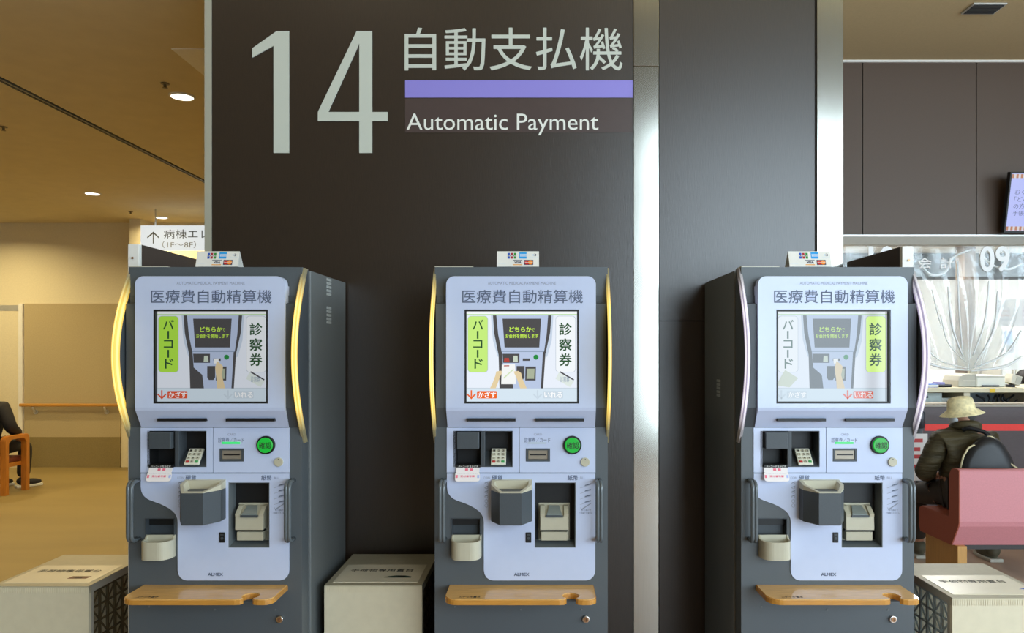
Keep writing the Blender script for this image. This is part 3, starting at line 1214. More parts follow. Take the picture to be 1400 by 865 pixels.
def shelf_outline(g=0.0):
    x0, x1, d = -0.246 + g, 0.2475 - g, 0.155 - g
    nx, r = 0.165, 0.026 + g
    out = [(x0, 0.0)]
    cr = 0.045
    for i in range(7):
        a = PI + PI / 2 * i / 6
        out.append((x0 + cr + cr * math.cos(a), -d + cr + cr * math.sin(a)))
    # notch for a stick: rounded shoulders and a round bay
    ny = -d + 0.036
    out += [(nx - r - 0.012, -d), (nx - r * 0.62 - 0.006, -d + 0.004), (nx - r * 0.62, -d + 0.012)]
    for i in range(13):
        a = math.radians(235 - 290 * i / 12)
        out.append((nx + r * math.cos(a) * 1.0, ny + r * math.sin(a)))
    out += [(nx + r * 0.62, -d + 0.012), (nx + r * 0.62 + 0.006, -d + 0.004), (nx + r + 0.010, -d + 0.0)]
    cr = 0.03
    for i in range(7):
        a = 1.5 * PI + PI / 2 * i / 6
        out.append((x1 - cr + cr * math.cos(a), -d + cr + cr * math.sin(a)))
    out.append((x1, 0.0))
    return out


def f_shelf():
    b = MB()
    b.prism(shelf_outline(), 'z', ZSH - 0.018, ZSH - 0.0035, G_wood2)
    b.prism(shelf_outline(0.0025), 'z', ZSH - 0.0035, ZSH, G_wood)
    b.box(-0.2, 0.2, -0.10, 0.0, ZSH - 0.024, ZSH - 0.018, G_dark)
    T = Matrix.Translation((-0.165, -0.13, ZSH + 0.0004)) @ Matrix.Rotation(-PI / 2, 4, 'X')
    b.text('ステッキ置き', -0.035, 0.035, -0.009, 0.009, 0, M_blacktxt, bold=0.01, M=T)
    return b


def f_lock():
    b = MB()
    b.cyl((X(801), -0.004, Z(845.5)), 0.0125, 0.010, 'y', G_chrome, 24, bev=0.002)
    b.cyl((X(801), -0.0095, Z(845.5)), 0.008, 0.004, 'y', G_brass, 20)
    b.box(X(801) - 0.001, X(801) + 0.001, -0.0118, -0.011, Z(845.5) - 0.005, Z(845.5) + 0.005, M_black)
    return b


def f_screw(px, py):
    b = MB()
    b.cyl((X(px), -0.001, Z(py)), 0.003, 0.002, 'y', G_side, 10)
    return b


def machine(xw, kind, warm, led, label):
    r = thing('payment_machine', label, 'payment machine', (xw, MY, 0), 0, 'automatic payment machines')
    cab = part('cabinet', 'cabinet', f_cabinet, r)
    for sd, z0 in ((1, 1.688), (1, 1.580), (-1, 1.30)):
        part('vent', f'vent{sd}{z0}', lambda: f_vent(sd, z0), cab)
    door = part('front_door', 'door', f_door, r)
    part('side_cheek', 'cheekl', lambda: f_cheek(-1), door)
    part('side_cheek', 'cheekr', lambda: f_cheek(1), door)
    for a in ((622, 829), (712, 833), (795, 833)):
        part('screw', f'screw{a}', lambda: f_screw(*a), door)
    up = part('upper_panel', 'upper', f_upper, r)
    part('title_lettering', 'title', f_title, up)
    part('receipt_slot', 'slot1', lambda: f_slot(638.8, 705), up)
    part('receipt_slot', 'slot2', lambda: f_slot(732.2, 798.5), up)
    sc = part('screen', 'screen' + kind, lambda: f_screen(kind), r,
              {'scan': 'bright display with lime left pill and hands holding a paper', 'hand': 'display with lime left pill and one hand', 'card': 'washed out display with lime right pill'}[kind])
    part('screen_frame', 'sframe', f_screenframe, sc)
    for s in (-1, 1):
        fin = part('side_fin', f'fin{s}', lambda: f_fin(s), r)
        part('light_strip', f'flight{s}{warm}', lambda: f_finlight(s, warm), fin, 'glowing yellow strip' if warm else 'glowing lilac white strip')
    row = part('reader_panel', 'row', f_row, r)
    part('lettering', 'rowtext', f_rowtext, row)
    bay = part('scanner_bay', 'scanbay', f_scanbay, r)
    part('scanner_hood', 'scanhood', f_scanhood, bay)
    part('lettering', 'scantext', f_scantext, bay)
    part('divider', 'divider', f_divider, bay)
    pb = part('keypad_bay', 'padbay', f_padbay, r)
    kp = part('keypad', 'keypad', f_keypad, pb)
    part('keys', 'keys', f_keys, pb)
    part('notice_tag', 'tag', f_tag, r)
    cr = part('card_reader', 'cardframe', f_cardframe, r)
    part('reader_mouth', 'cardmouth', f_cardmouth, cr)
    part('indicator_light', f'led{led}', lambda: f_led(led), cr, 'lit green strip' if led else None)
    bt = part('confirm_button', 'button', f_button, r)
    part('button_ring', 'ring', f_ring, bt)
    part('lettering', 'btext', f_buttontext, bt)
    part('lock_cover', 'cover', f_cover, r)
    low = part('lower_panel', 'lower', f_lower, r)
    part('lettering', 'lowtext', f_lowertext, low)
    hood = part('coin_hood', 'coinbody', f_coin_body, r)
    part('funnel', 'cointop', f_coin_top, hood)
    part('call_lens', 'lens', f_lens, r)
    bb = part('bill_bay', 'billbay', f_billbay, r)
    part('bill_feeder', 'bill', f_bill, bb)
    part('feeder_mouth', 'billmouth', f_billmouth, bb)
    rb = part('coin_return_bay', 'retbay', f_retbay, r)
    part('coin_cup', 'cup', f_cup, rb)
    part('handle', 'handle1', lambda: f_handle(604), r)
    part('handle', 'handle2', lambda: f_handle(819.5), r)
    part('shelf', 'shelf', f_shelf, r, 'beech ledge with a stick notch')
    part('lock', 'lock', f_lock, r)
    return r


XS = [-1.1135, -XM, 0.979]
machine(XS[0], 'hand', True, True, 'leftmost grey payment machine, side vents showing, yellow lit fins, beside the corridor')
machine(XS[1], 'scan', True, False, 'middle grey payment machine under the wall sign, its screen showing two hands with paper')
machine(XS[2], 'card', False, True, 'rightmost grey payment machine with lilac white fins and a glare-washed screen, near the bench')

# ------------------------------------------------------------------ card brand stands on top of the machines
C_w = mat('white card stand plastic', '#e3e2dc', rough=0.3, var=0.02)
K = {k: mat('print ' + k, h, rough=0.5, var=0.0) for k, h in dict(blue='#1450b4', red='#a5122a', green='#1f8a2c', amex='#1a9ae0', navy='#26304f', amber='#e39a1e', mred='#c81414', morg='#f08c14', pale='#c9d8e6').items()}


def f_stand():
    b = MB()
    b.prism([(0.0, 0.003), (0.006, 0.003), (0.022, 0.062), (0.019, 0.062)], 'x', -0.082, 0.082, C_w)
    b.box(-0.082, 0.082, 0.0, 0.06, 0.0, 0.003, C_w)
    b.prism([(0.055, 0.003), (0.06, 0.003), (0.022, 0.062), (0.019, 0.062)], 'x', -0.082, 0.082, C_w)
    return b


def f_brands():
    b = MB()
    T = Matrix.Translation((0, -0.0003, 0.003)) @ Matrix.Rotation(-math.atan2(0.019, 0.059), 4, 'X')

    def r(px0, px1, py0, py1, m, k=0):
        # crop coordinates of the middle stand (x 170..1255, y 150..530)
        x0, x1 = (px0 - 712) / 1085 * 0.164, (px1 - 712) / 1085 * 0.164
        z0, z1 = (530 - py1) / 380 * 0.06 - 0.001, (530 - py0) / 380 * 0.06 - 0.001
        t = bmesh.new()
        t.faces.new([t.verts.new(p) for p in ((x0, -0.0002 * k - 0.0003, z0), (x1, -0.0002 * k - 0.0003, z0), (x1, -0.0002 * k - 0.0003, z1), (x0, -0.0002 * k - 0.0003, z1))])
        b.take(t, m, T)

    def disc(cx, cy, rad, m, k):
        t = bmesh.new()
        x, z = (cx - 712) / 1085 * 0.164, (530 - cy) / 380 * 0.06 - 0.001
        rr = rad / 1085 * 0.164
        t.faces.new([t.verts.new((x + rr * math.cos(a * PI / 10), -0.0002 * k - 0.0003, z + rr * math.sin(a * PI / 10))) for a in range(20)])
        b.take(t, m, T)
    for (a0, a1, m) in ((445, 505, K['blue']), (525, 585, K['red']), (608, 668, K['green'])):
        r(a0, a1, 172, 330, m)
        r(a0 + 6, a1 - 6, 232, 268, C_w, 1)
    xj = lambda p: (p - 712) / 1085 * 0.164
    zj = lambda p: (530 - p) / 380 * 0.06 - 0.001
    b.text('JCB', xj(455), xj(660), zj(264), zj(236), -0.0008, K['navy'], bold=0.02, M=T)
    r(745, 935, 152, 328, K['amex'])
    r(765, 935, 208, 272, K['pale'], 1)
    b.text('AMERICAN EXPRESS', xj(772), xj(930), zj(256), zj(224), -0.0008, K['amex'], M=T)
    disc(1110, 230, 28, K['pale'], 0)
    disc(1150, 230, 36, K['navy'], 1)
    disc(1138, 230, 24, C_w, 2)
    b.text('Diners Club', xj(1030), xj(1220), zj(300), zj(275), -0.0008, K['pale'], M=T)
    r(582, 825, 360, 375, K['navy'])
    b.text('VISA', xj(622), xj(800), zj(460), zj(395), -0.0008, K['navy'], bold=0.03, M=T)
    r(582, 825, 482, 504, K['amber'])
    r(875, 1108, 362, 498, K['navy'])
    disc(945, 430, 62, K['mred'], 1)
    disc(1038, 430, 62, K['morg'], 2)
    b.text('MasterCard', xj(895), xj(1088), zj(446), zj(416), -0.0012, C_w, M=T, bold=0.02)
    r(200, 395, 452, 462, K['pale'])
    return b


ms, mb_ = f_stand().done('card_stand'), f_brands().done('brand_print')
for (px, lab) in ((296, 'small white card brand stand on top of the leftmost machine'), (708, 'small white card brand stand on top of the middle machine'),
                  (1108.5, 'small white card brand stand on top of the rightmost machine')):
    r = thing('card_stand', lab, 'sign', (P(px, 0, 2.615).x, 2.615, TOP + 0.003), 0, 'card brand stands')
    r.scale = (0.885, 0.885, 0.885)
    obj('stand', ms, r)
    obj('brand_print', mb_, r)

# ------------------------------------------------------------------ luggage boxes
B_white = mat('white ribbed luggage box board', '#d8cfb4', rough=0.5, var=0.03)
B_edge = mat('taupe box edge', '#a8a294', rough=0.5, var=0.03)
B_top = mat('cream box top', '#b3ab93', rough=0.4, var=0.04)
B_crate = mat('pale blue lattice crate', '#b4c6cc', rough=0.5, var=0.04)
B_paper = mat('laminated notice paper', '#efe6cf', rough=0.25, var=0.01)
BW, BD, BH = 0.352, 0.42, 0.632


def f_boxshell():
    b = MB()
    b.box(0, BW, 0, 0.016, 0, BH - 0.004, B_white)
    b.box(0, BW, BD - 0.016, BD, 0, BH - 0.016, B_white)
    b.box(0.0, BW, 0.004, BD, BH - 0.028, BH - 0.004, B_edge)
    for x in (0.0, BW - 0.012):
        b.box(x, x + 0.012, 0.0165, 0.032, 0.0, BH - 0.028, B_edge)
        b.box(x, x + 0.012, BD - 0.03, BD - 0.016, 0.0, BH - 0.028, B_edge)
    return b


def f_boxtop():
    b = MB(); b.box(0, BW, 0.0, BD, BH - 0.004, BH, B_top, 0.001)
    return b


def f_ribs():
    b = MB()
    n = 44
    for i in range(n):
        x = 0.004 + (BW - 0.008) * i / n
        b.box(x, x + (BW - 0.008) / n * 0.55, -0.0015, 0.0, BH - 0.026, BH - 0.006, B_white)
    return b


def f_lattice(x, m):
    b = MB()
    y0, y1, z0, z1 = 0.034, BD - 0.032, 0.02, BH - 0.035
    n, k = 7, 10
    dy, dz = (y1 - y0) / n, (z1 - z0) / k
    for i in range(n + 1):
        b.box(x, x + 0.006, y0 + i * dy - 0.006, y0 + i * dy + 0.006, z0, z1, m)
    for j in range(k + 1):
        b.box(x, x + 0.006, y0, y1, z0 + j * dz - 0.003, z0 + j * dz + 0.003, m)
    for i in range(n):
        for j in range(k):
            s = 1 if (i + j) % 2 else -1
            ya, yb = y0 + i * dy, y0 + (i + 1) * dy
            za, zb = (z0 + j * dz, z0 + (j + 1) * dz) if s > 0 else (z0 + (j + 1) * dz, z0 + j * dz)
            b.prism([(ya, za - 0.004), (yb, zb - 0.004), (yb, zb + 0.004), (ya, za + 0.004)], 'x', x + 0.001, x + 0.005, m)
    return b


B_crate_shade = mat('shade darkened lattice crate', '#4a3f2a', rough=0.5, var=0.05)  # crate colour darkened to stand in for the shade beside the machines


def luggage_box(x, y, label, m):
    r = thing('luggage_box', label, 'luggage stand', (x, y, 0), 0, 'white luggage boxes')
    part('box_shell', 'boxshell', f_boxshell, r)
    part('box_top', 'boxtop', f_boxtop, r)
    part('ribbed_edge', 'boxribs', f_ribs, r)
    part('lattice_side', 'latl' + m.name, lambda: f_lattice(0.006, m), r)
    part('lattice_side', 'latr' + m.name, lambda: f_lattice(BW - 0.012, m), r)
    return r


boxes = [(P(121, 0, 2.73).x - BW, 2.73), (P(443.4, 0, 2.74).x, 2.74), (P(1302, 0, 2.60).x, 2.60)]
luggage_box(*boxes[0], 'white luggage box on the corridor side, left of the leftmost machine', B_crate_shade)
luggage_box(*boxes[1], 'white luggage box between the leftmost and middle machines', B_crate_shade)
luggage_box(*boxes[2], 'white luggage box right of the rightmost machine, in front of the bench', B_crate)


def notice(i, label, small):
    bx, by = boxes[i]
    r = thing('notice_sheet', label, 'notice', (bx + BW / 2, by + 0.16, BH), 0)
    b = MB(); b.box(-0.155, 0.155, -0.125, 0.10, 0.0, 0.0012, B_paper); obj('sheet', b, r)
    T = Matrix.Translation((0, 0, 0.0016)) @ Matrix.Rotation(-PI / 2, 4, 'X')
    b = MB(); b.text('手荷物専用置台', -0.125, 0.115, 0.005, 0.042, 0, M_blacktxt, bold=0.006, M=T); obj('lettering', b, r)
    if small:
        b = MB()
        m = mat('print brown', '#6b3a2a', var=0.0) if small == 'red' else mat('print bottle green', '#27443a', var=0.0)
        b.prism([(0.045, -0.075), (0.115, -0.075), (0.120, -0.045), (0.05, -0.045)] if small == 'red' else [(0.02, -0.07), (0.12, -0.072), (0.12, -0.058), (0.095, -0.045), (0.06, -0.045), (0.035, -0.055)],
                'z', 0.0013, 0.0017, m)
        b.prism([(0.065, -0.068), (0.095, -0.068), (0.098, -0.052), (0.07, -0.052)], 'z', 0.0017, 0.0019, M_blacktxt)
        obj('picture', b, r)
    if i == 2:
        b = MB()
        b.prism([(0.11, -0.068), (0.154, -0.070), (0.154, -0.058), (0.135, -0.056)], 'z', 0.0013, 0.0017, mat('print blue', '#2d6fa8', var=0.0))
        obj('picture', b, r)
notice(0, 'laminated notice with a small brown picture, on the leftmost luggage box', 'red')
notice(1, 'laminated notice with a dark green picture, on the luggage box between machines', 'green')
notice(2, 'laminated notice with glare, on the luggage box in front of the bench', None)

# ------------------------------------------------------------------ corridor: lamps, sprinklers, sign, handrail
L_emit = mat('warm lamp diffuser', '#fff6dc', var=0.0, emit=4.0)


def downlight(x, y, label, power=1.0):
    r = thing('ceiling_downlight', label, 'ceiling light', (x, y, CZ), 0, 'corridor downlights')
    b = MB()
    b.lathe([(0.066, 0.0), (0.066, -0.008), (0.074, -0.009), (0.08, 0.0)], (0, 0, 0), M_white); obj('rim', b, r)
    b = MB(); b.cyl((0, 0, -0.004), 0.068, 0.006, 'z', L_emit, 32); obj('diffuser', b, r)
    l = area('downlight_glow', (0, 0, -0.012), 0.12, CORRIDOR_W * power, (1.0, 0.80, 0.42), spread=2.7)
    l.parent = r
    return r
downlight(-2.266, 4.8, 'round warm downlight nearest the payment wall, largest of the corridor lights')
downlight(-4.59, 7.78, 'round warm downlight in the middle of the corridor ceiling, left of the groove')
downlight(-4.59, 9.19, 'round warm downlight just above the white corridor sign, farthest of the corridor lights', 0.5)
for (x, y) in ((-6.9, 4.8), (-4.59, 4.8), (-6.9, 7.0), (-2.3, 7.78), (-6.6, 8.6)):
    downlight(x, y, 'round warm downlight beyond the edge of the corridor view')

M_spr = mat('dull brass sprinkler', '#8a7a55', rough=0.4, metal=0.6, var=0.03)
for (x, y, lab) in ((-2.26, 4.57, 'small ceiling sprinkler beside the largest corridor downlight'), (-3.86, 5.46, 'small ceiling sprinkler near the left edge, under the ceiling groove'),
                    (-4.75, 8.8, 'small ceiling sprinkler above the white corridor sign')):
    r = thing('sprinkler', lab, 'sprinkler', (x, y, CZ), 0, 'corridor sprinklers')
    r.scale = (0.7, 0.7, 0.7)
    b = MB(); b.lathe([(0.004, 0.0), (0.035, -0.002), (0.036, -0.008), (0.02, -0.010), (0.001, -0.011)], (0, 0, 0), M_spr, 20); obj('rose', b, r)
    b = MB(); b.lathe([(0.012, -0.010), (0.012, -0.035), (0.022, -0.038), (0.022, -0.041), (0.001, -0.042)], (0, 0, 0), M_spr, 16); obj('head', b, r)

SY = 8.6
r = thing('hanging_sign', 'white lit corridor sign with an arrow, behind the leftmost machine', 'sign', P(236, 324, SY))
hw = 0.5
c = P(236, 324, SY)
M_lit = mat('backlit white acrylic', '#eef3f3', rough=0.3, var=0.0, emit=0.86)
b = MB()
xl = P(192, 0, SY).x - c.x
b.box(xl, xl + 1.5, 0, 0.08, P(0, 341.5, SY).z - c.z, P(0, 308, SY).z - c.z, M_lit, 0.003); obj('sign_body', b, r)
def sgn(px, py):
    return ((px - 236) * SY / F, -(py - 324) * SY / F)
b = MB()
M_dktxt = mat('dark grey print', '#4a4f4c', var=0.0)
def tx(q, s, px0, px1, py0, py1, m, bold=0.0):
    (x0, z1), (x1, z0) = sgn(px0, py0), sgn(px1, py1)
    q.text(s, x0, x1, z0, z1, -0.002, m, bold)
tx(b, '病棟エレベーター', 224, 351, 313.5, 326, M_dktxt)
tx(b, '（1F～8F）', 222, 268, 329.5, 339, mat('mid grey print', '#8b908d', var=0.0))
for seg in ([(209, 333), (210.4, 333), (210.4, 318), (209, 318)], [(209.7, 316.5), (209.7, 319), (217, 325.5), (218, 324.3)], [(209.7, 316.5), (209.7, 319), (202, 325.5), (201, 324.3)]):
    b.flat([sgn(*p) for p in seg], -0.0015, M_dktxt)
obj('lettering', b, r)
b = MB()
for x in (xl + 0.15, xl + 1.35):
    b.cyl((x, 0.04, (P(0, 308, SY).z - c.z + CZ - c.z) / 2), 0.008, CZ - P(0, 308, SY).z, 'z', M_alu, 12)
obj('hanger_rods', b, r)

W_rail = mat('honey wood rail', '#c08a3c', rough=0.4, var=0.08, scale=20, stretch=(1, 8, 8))
hz = P(0, 553, FY).z
r = thing('handrail', 'long honey wood handrail on metal brackets along the far corridor wall', 'handrail', (P(100, 0, FY).x, FY - 0.012, hz))
x0, x1 = P(32, 0, FY).x - r.location.x, P(170, 0, FY).x - r.location.x
b = MB(); b.box(x0, x1, -0.075, -0.035, -0.018, 0.018, W_rail, 0.008); obj('rail', b, r)
for px in (50, 147):
    xx = P(px, 0, FY).x - r.location.x
    b = MB()
    b.tube([(xx, 0, -0.09), (xx, -0.03, -0.08), (xx, -0.055, -0.04), (xx, -0.055, -0.015)], 0.012, M_alu, 10)
    b.cyl((xx, -0.004, -0.09), 0.03, 0.008, 'y', M_alu, 20)
    obj('bracket', b, r)

for (x, y) in ((-5.0, -1.2), (-2.0, -1.2), (1.0, -1.2), (-3.5, 1.4)):  # unseen lamps added to fill the shade on the machines' left sides
    r = thing('hall_fill_lamp', 'added round fill lamp high above the machines, outside the view', 'ceiling light', (x, y, 6.2), 0, 'added hall fill lamps')
    b = MB(); b.lathe([(0.13, 0.0), (0.13, -0.01), (0.15, -0.012), (0.16, 0.0)], (0, 0, 0), M_white); obj('rim', b, r)
    b = MB(); b.cyl((0, 0, -0.005), 0.13, 0.008, 'z', L_emit, 32); obj('diffuser', b, r)
    l = area('hall_fill_glow', (0, 0, -0.015), 0.24, HALL_FILL_W, (1.0, 0.87, 0.66))
    l.parent = r

# ------------------------------------------------------------------ people
def skin_mesh(verts, edges, radii, root=0, sub=2, name='body'):
    me = bpy.data.meshes.new(name)
    me.from_pydata([tuple(v) for v in verts], edges, [])
    o = bpy.data.objects.new(name, me)
    COL.objects.link(o)
    sk = o.modifiers.new('skin', 'SKIN')
    sk.use_smooth_shade = True
    for i, rr in enumerate(radii):
        d = me.skin_vertices[0].data[i]
        d.radius = rr if isinstance(rr, tuple) else (rr, rr)
        d.use_root = (i == root)
    sb = o.modifiers.new('sub', 'SUBSURF')
    sb.levels = sub
    sb.render_levels = sub
    dg = bpy.context.evaluated_depsgraph_get()
    out = bpy.data.meshes.new_from_object(o.evaluated_get(dg))
    bpy.data.objects.remove(o, do_unlink=True)
    for p in out.polygons:
        p.use_smooth = True
    out.materials.clear()
    return out


class Rig:
    def __init__(self):
        self.v, self.e, self.r = [], [], []

    def chain(self, pts, start=None):
        """pts: list of (pos, radius); returns indices."""
        ids = []
        prev = start
        for p, rr in pts:
            self.v.append(Vector(p)); self.r.append(rr)
            i = len(self.v) - 1
            if prev is not None:
                self.e.append((prev, i))
            prev = i
            ids.append(i)
        return ids

    def mesh(self, m, name, off=(0, 0, 0), sub=2):
        o = Vector(off)
        me = skin_mesh([v - o for v in self.v], self.e, self.r, 0, sub, name)
        me.materials.append(m)
        return me


def hand(rig, wrist, start, fwd, side, up, s=1.0):
    """Palm, four fingers and a thumb, gently curled; side points to the thumb."""
    f, sd, u = Vector(fwd).normalized(), Vector(side).normalized(), Vector(up).normalized()
    w = Vector(wrist)
    palm = rig.chain([(w + f * 0.045 * s, 0.026 * s), (w + f * 0.085 * s, 0.024 * s)], start)
    for k, (o, L) in enumerate(((0.028, 0.07), (0.010, 0.08), (-0.009, 0.075), (-0.027, 0.058))):
        b0 = w + f * 0.095 * s + sd * o * s
        rig.chain([(b0, 0.010 * s), (b0 + (f * 0.8 - u * 0.3) * L * 0.5 * s, 0.009 * s), (b0 + (f * 0.9 - u * 0.9) * L * 0.85 * s, 0.008 * s)], palm[1])
    rig.chain([(w + f * 0.055 * s + sd * 0.035 * s, 0.011 * s), (w + f * 0.085 * s + sd * 0.052 * s - u * 0.01, 0.010 * s), (w + f * 0.108 * s + sd * 0.054 * s - u * 0.02, 0.008 * s)], palm[0])


M_skin = mat('skin', '#a9785c', rough=0.6, var=0.04)
M_coat = mat('olive black quilted coat', '#453d28', rough=0.6, spec=0.3, var=0.3, scale=5, stretch=(1, 1, 5), bump=1.0, bdist=0.03)
M_trou = mat('dark brown trousers', '#33291f', rough=0.8, var=0.1)
M_hat = mat('cream cotton hat', '#e3d6a8', rough=0.85, var=0.28, scale=28)
M_hair = mat('grey hair', '#4c4a46', rough=0.8, var=0.15, scale=80)
M_mask = mat('white mask', '#dfe3e4', rough=0.8, var=0.02)
M_sole = mat('pale shoe sole', '#b8b3a4', rough=0.7, var=0.03)
M_shoe = mat('olive grey shoe', '#57523f', rough=0.7, var=0.1)
M_pack = mat('black nylon', '#131418', rough=0.5, var=0.2, scale=30, bump=0.2)
M_pipe = mat('cream cord', '#d6c9a0', rough=0.7, var=0.03)
M_slate = mat('slate green cloth', '#4f5546', rough=0.8, var=0.1)


def seated_person_with_hat():
    base = Vector((2.80, 5.0, 0.45))
    r = thing('person', 'person in cream bucket hat and olive coat, seated on the pink bench, back turned', 'person', base)
    # body: one continuous surface
    g = Rig()
    sp = g.chain([((2.79, 4.98, 0.56), (0.135, 0.11)), ((2.79, 5.02, 0.72), (0.135, 0.11)), ((2.80, 5.06, 0.82), (0.12, 0.09)), ((2.83, 5.10, 0.88), (0.07, 0.065)), ((2.845, 5.135, 0.95), 0.046)])
    hd = g.chain([((2.845, 5.155, 1.02), 0.058), ((2.85, 5.16, 1.065), (0.072, 0.072)), ((2.855, 5.16, 1.09), (0.064, 0.064))], sp[-1])
    # jaw and nose: the head looks to the left and a little down
    g.chain([((2.80, 5.15, 1.01), 0.05)], hd[0])
    for s, sh, el, wr in ((-1, (2.645, 5.03, 0.885), (2.555, 5.05, 0.67), (2.70, 5.28, 0.62)), (1, (3.00, 5.12, 0.885), (3.08, 5.18, 0.68), (2.95, 5.40, 0.62))):
        a = g.chain([(sh, 0.058), ((Vector(sh) + Vector(el)) / 2, 0.048), (el, 0.042), ((Vector(el) + Vector(wr)) / 2, 0.038), (wr, 0.028)], sp[2])
        f = (Vector(wr) - Vector(el)).normalized()
        hand(g, wr, a[-1], f, (-s, 0.2, 0.0), (0, 0, 1))
    for s, hp, kn, an in ((-1, (2.70, 5.02, 0.54), (2.665, 5.40, 0.46), (2.70, 5.45, 0.09)), (1, (2.90, 5.02, 0.54), (3.10, 5.38, 0.47), (3.17, 5.36, 0.09))):
        l = g.chain([(hp, 0.085), ((Vector(hp) + Vector(kn)) / 2, 0.072), (kn, 0.058), ((Vector(kn) + Vector(an)) / 2 + Vector((0, -0.01, 0)), 0.05), (an, 0.036)], sp[0])
        g.chain([(Vector(an) + Vector((-0.01, 0.06, -0.045)), 0.034), (Vector(an) + Vector((-0.02, 0.13, -0.055)), 0.028)], l[-1])
    obj('body', g.mesh(M_skin, 'body', base), r)
    # quilted coat
    g = Rig()
    sp = g.chain([((2.79, 4.985, 0.545), (0.165, 0.135)), ((2.79, 5.02, 0.70), (0.165, 0.135)), ((2.80, 5.06, 0.85), (0.165, 0.125)), ((2.83, 5.09, 0.89), (0.10, 0.09)), ((2.848, 5.115, 0.955), (0.064, 0.062))])
    for sh, el, wr in (((2.635, 5.03, 0.875), (2.545, 5.05, 0.665), (2.68, 5.26, 0.62)), ((3.01, 5.12, 0.875), (3.09, 5.18, 0.67), (2.96, 5.38, 0.62))):
        mids = []
        S0, E0, W0 = Vector(sh), Vector(el), Vector(wr)
        for i in range(7):                      # quilted rolls: the sleeve swells between seams
            t = i / 6
            mids.append((S0.lerp(E0, t), (0.082 if i % 2 == 0 else 0.074) - 0.008 * t))
        for i in range(1, 5):
            t = i / 4
            mids.append((E0.lerp(W0, t), (0.060 if i % 2 == 0 else 0.066) - 0.008 * t))
        g.chain(mids, sp[2])
    obj('coat', g.mesh(M_coat, 'coat', base), r)
    b = MB()                                     # soft hood lying round the neck
    b.tube([Vector((2.848 + 0.068 * math.cos(t_), 5.115 + 0.068 * math.sin(t_), 0.962 - 0.012 * math.sin(t_))) - base for t_ in [2 * PI * i / 24 for i in range(25)]],
           [0.030 + 0.010 * max(0, -math.sin(2 * PI * i / 24)) for i in range(25)], M_coat, 12)
    obj('hood', b, r)
    g = Rig()
    sp = g.chain([((2.80, 5.0, 0.54), (0.15, 0.11))])
    for hp, kn, an in (((2.70, 5.04, 0.54), (2.662, 5.41, 0.46), (2.70, 5.45, 0.12)), ((2.90, 5.04, 0.54), (3.10, 5.39, 0.47), (3.17, 5.36, 0.12))):
        H, Kn, A = Vector(hp), Vector(kn), Vector(an)
        g.chain([(H, 0.098), (H.lerp(Kn, .5), 0.090), (Kn, 0.078), (Kn.lerp(A, .5), 0.068), (A, 0.062)], sp[0])
    obj('trousers', g.mesh(M_trou, 'trousers', base), r)
    for an in ((2.70, 5.45, 0.0), (3.17, 5.36, 0.0)):
        A = Vector(an) - base
        b = MB()
        b.prism([(A.x - 0.045, A.y - 0.07), (A.x + 0.045, A.y - 0.07), (A.x + 0.05, A.y + 0.08), (A.x + 0.03, A.y + 0.17), (A.x - 0.03, A.y + 0.175), (A.x - 0.055, A.y + 0.09)], 'z', A.z, A.z + 0.025, M_sole, 0.006)
        b.ball((A.x, A.y + 0.06, A.z + 0.045), 0.05, M_shoe, (0.98, 2.3, 1.0))
        b.ball((A.x, A.y - 0.015, A.z + 0.075), 0.05, M_shoe, (0.95, 1.1, 1.0))
        obj('shoe', b, r)
    # head wear
    H = Vector((2.850, 5.16, 1.072)) - base
    T = Matrix.Translation(H) @ Matrix.Rotation(math.radians(-8), 4, 'Y') @ Matrix.Scale(0.82, 4)
    b = MB()
    b.lathe([(0.001, 0.112), (0.05, 0.110), (0.082, 0.098), (0.094, 0.075), (0.099, 0.03), (0.103, 0.008), (0.128, -0.012), (0.158, -0.034), (0.162, -0.038), (0.156, -0.038), (0.127, -0.018), (0.100, 0.002), (0.094, 0.03), (0.001, 0.100)],
            (0, 0, 0), M_hat, 40, T, 1.08, 0.92)
    obj('bucket_hat', b, r, label='cream cotton bucket hat')
    b = MB()
    b.ball((0.025, -0.015, -0.035), 0.090, M_hair, (0.9, 0.98, 0.75), T)
    obj('hair', b, r)
    b = MB()
    b.ball((-0.078, -0.012, -0.068), 0.056, M_mask, (0.6, 0.95, 0.95), T)
    b.tube([T @ Vector(p) for p in ((-0.08, -0.045, -0.03), (-0.03, -0.085, -0.012), (0.012, -0.088, -0.005))], 0.0035, M_mask, 6)
    obj('face_mask', b, r, label='white face mask')
    b = MB()
    b.tube([T @ Vector(p) for p in ((0.0, -0.093, 0.0), (-0.06, -0.082, -0.006), (-0.10, -0.045, -0.010))], 0.003, M_alu, 6)
    obj('glasses', b, r)
seated_person_with_hat()

# the rucksack on that person's back
bp0 = Vector((2.93, 4.9, 0.56))
r = thing('backpack', 'black rucksack with cream cord edging on the seated person\'s back', 'backpack', bp0)
def bpP(px, py, Y):
    return P(px, py, Y) - bp0
t = bmesh.new()
outl = [(1312, 660), (1318, 625), (1330, 606), (1346, 596), (1360, 598), (1375, 612), (1388, 640), (1394, 662)]
rows = []
for Yk, k in ((4.955, 0.90), (4.92, 1.0), (4.87, 1.0), (4.83, 0.93), (4.80, 0.7)):
    cxp, cyp = 1352, 640
    rows.append([t.verts.new(bpP(cxp + (a - cxp) * k, cyp + (c_ - cyp) * k, Yk)) for a, c_ in outl])
n = len(outl)
for i in range(len(rows) - 1):
    for j in range(n):
        t.faces.new((rows[i][j], rows[i][(j + 1) % n], rows[i + 1][(j + 1) % n], rows[i + 1][j]))
t.faces.new(rows[0]); t.faces.new(rows[-1][::-1])
bmesh.ops.recalc_face_normals(t, faces=t.faces)
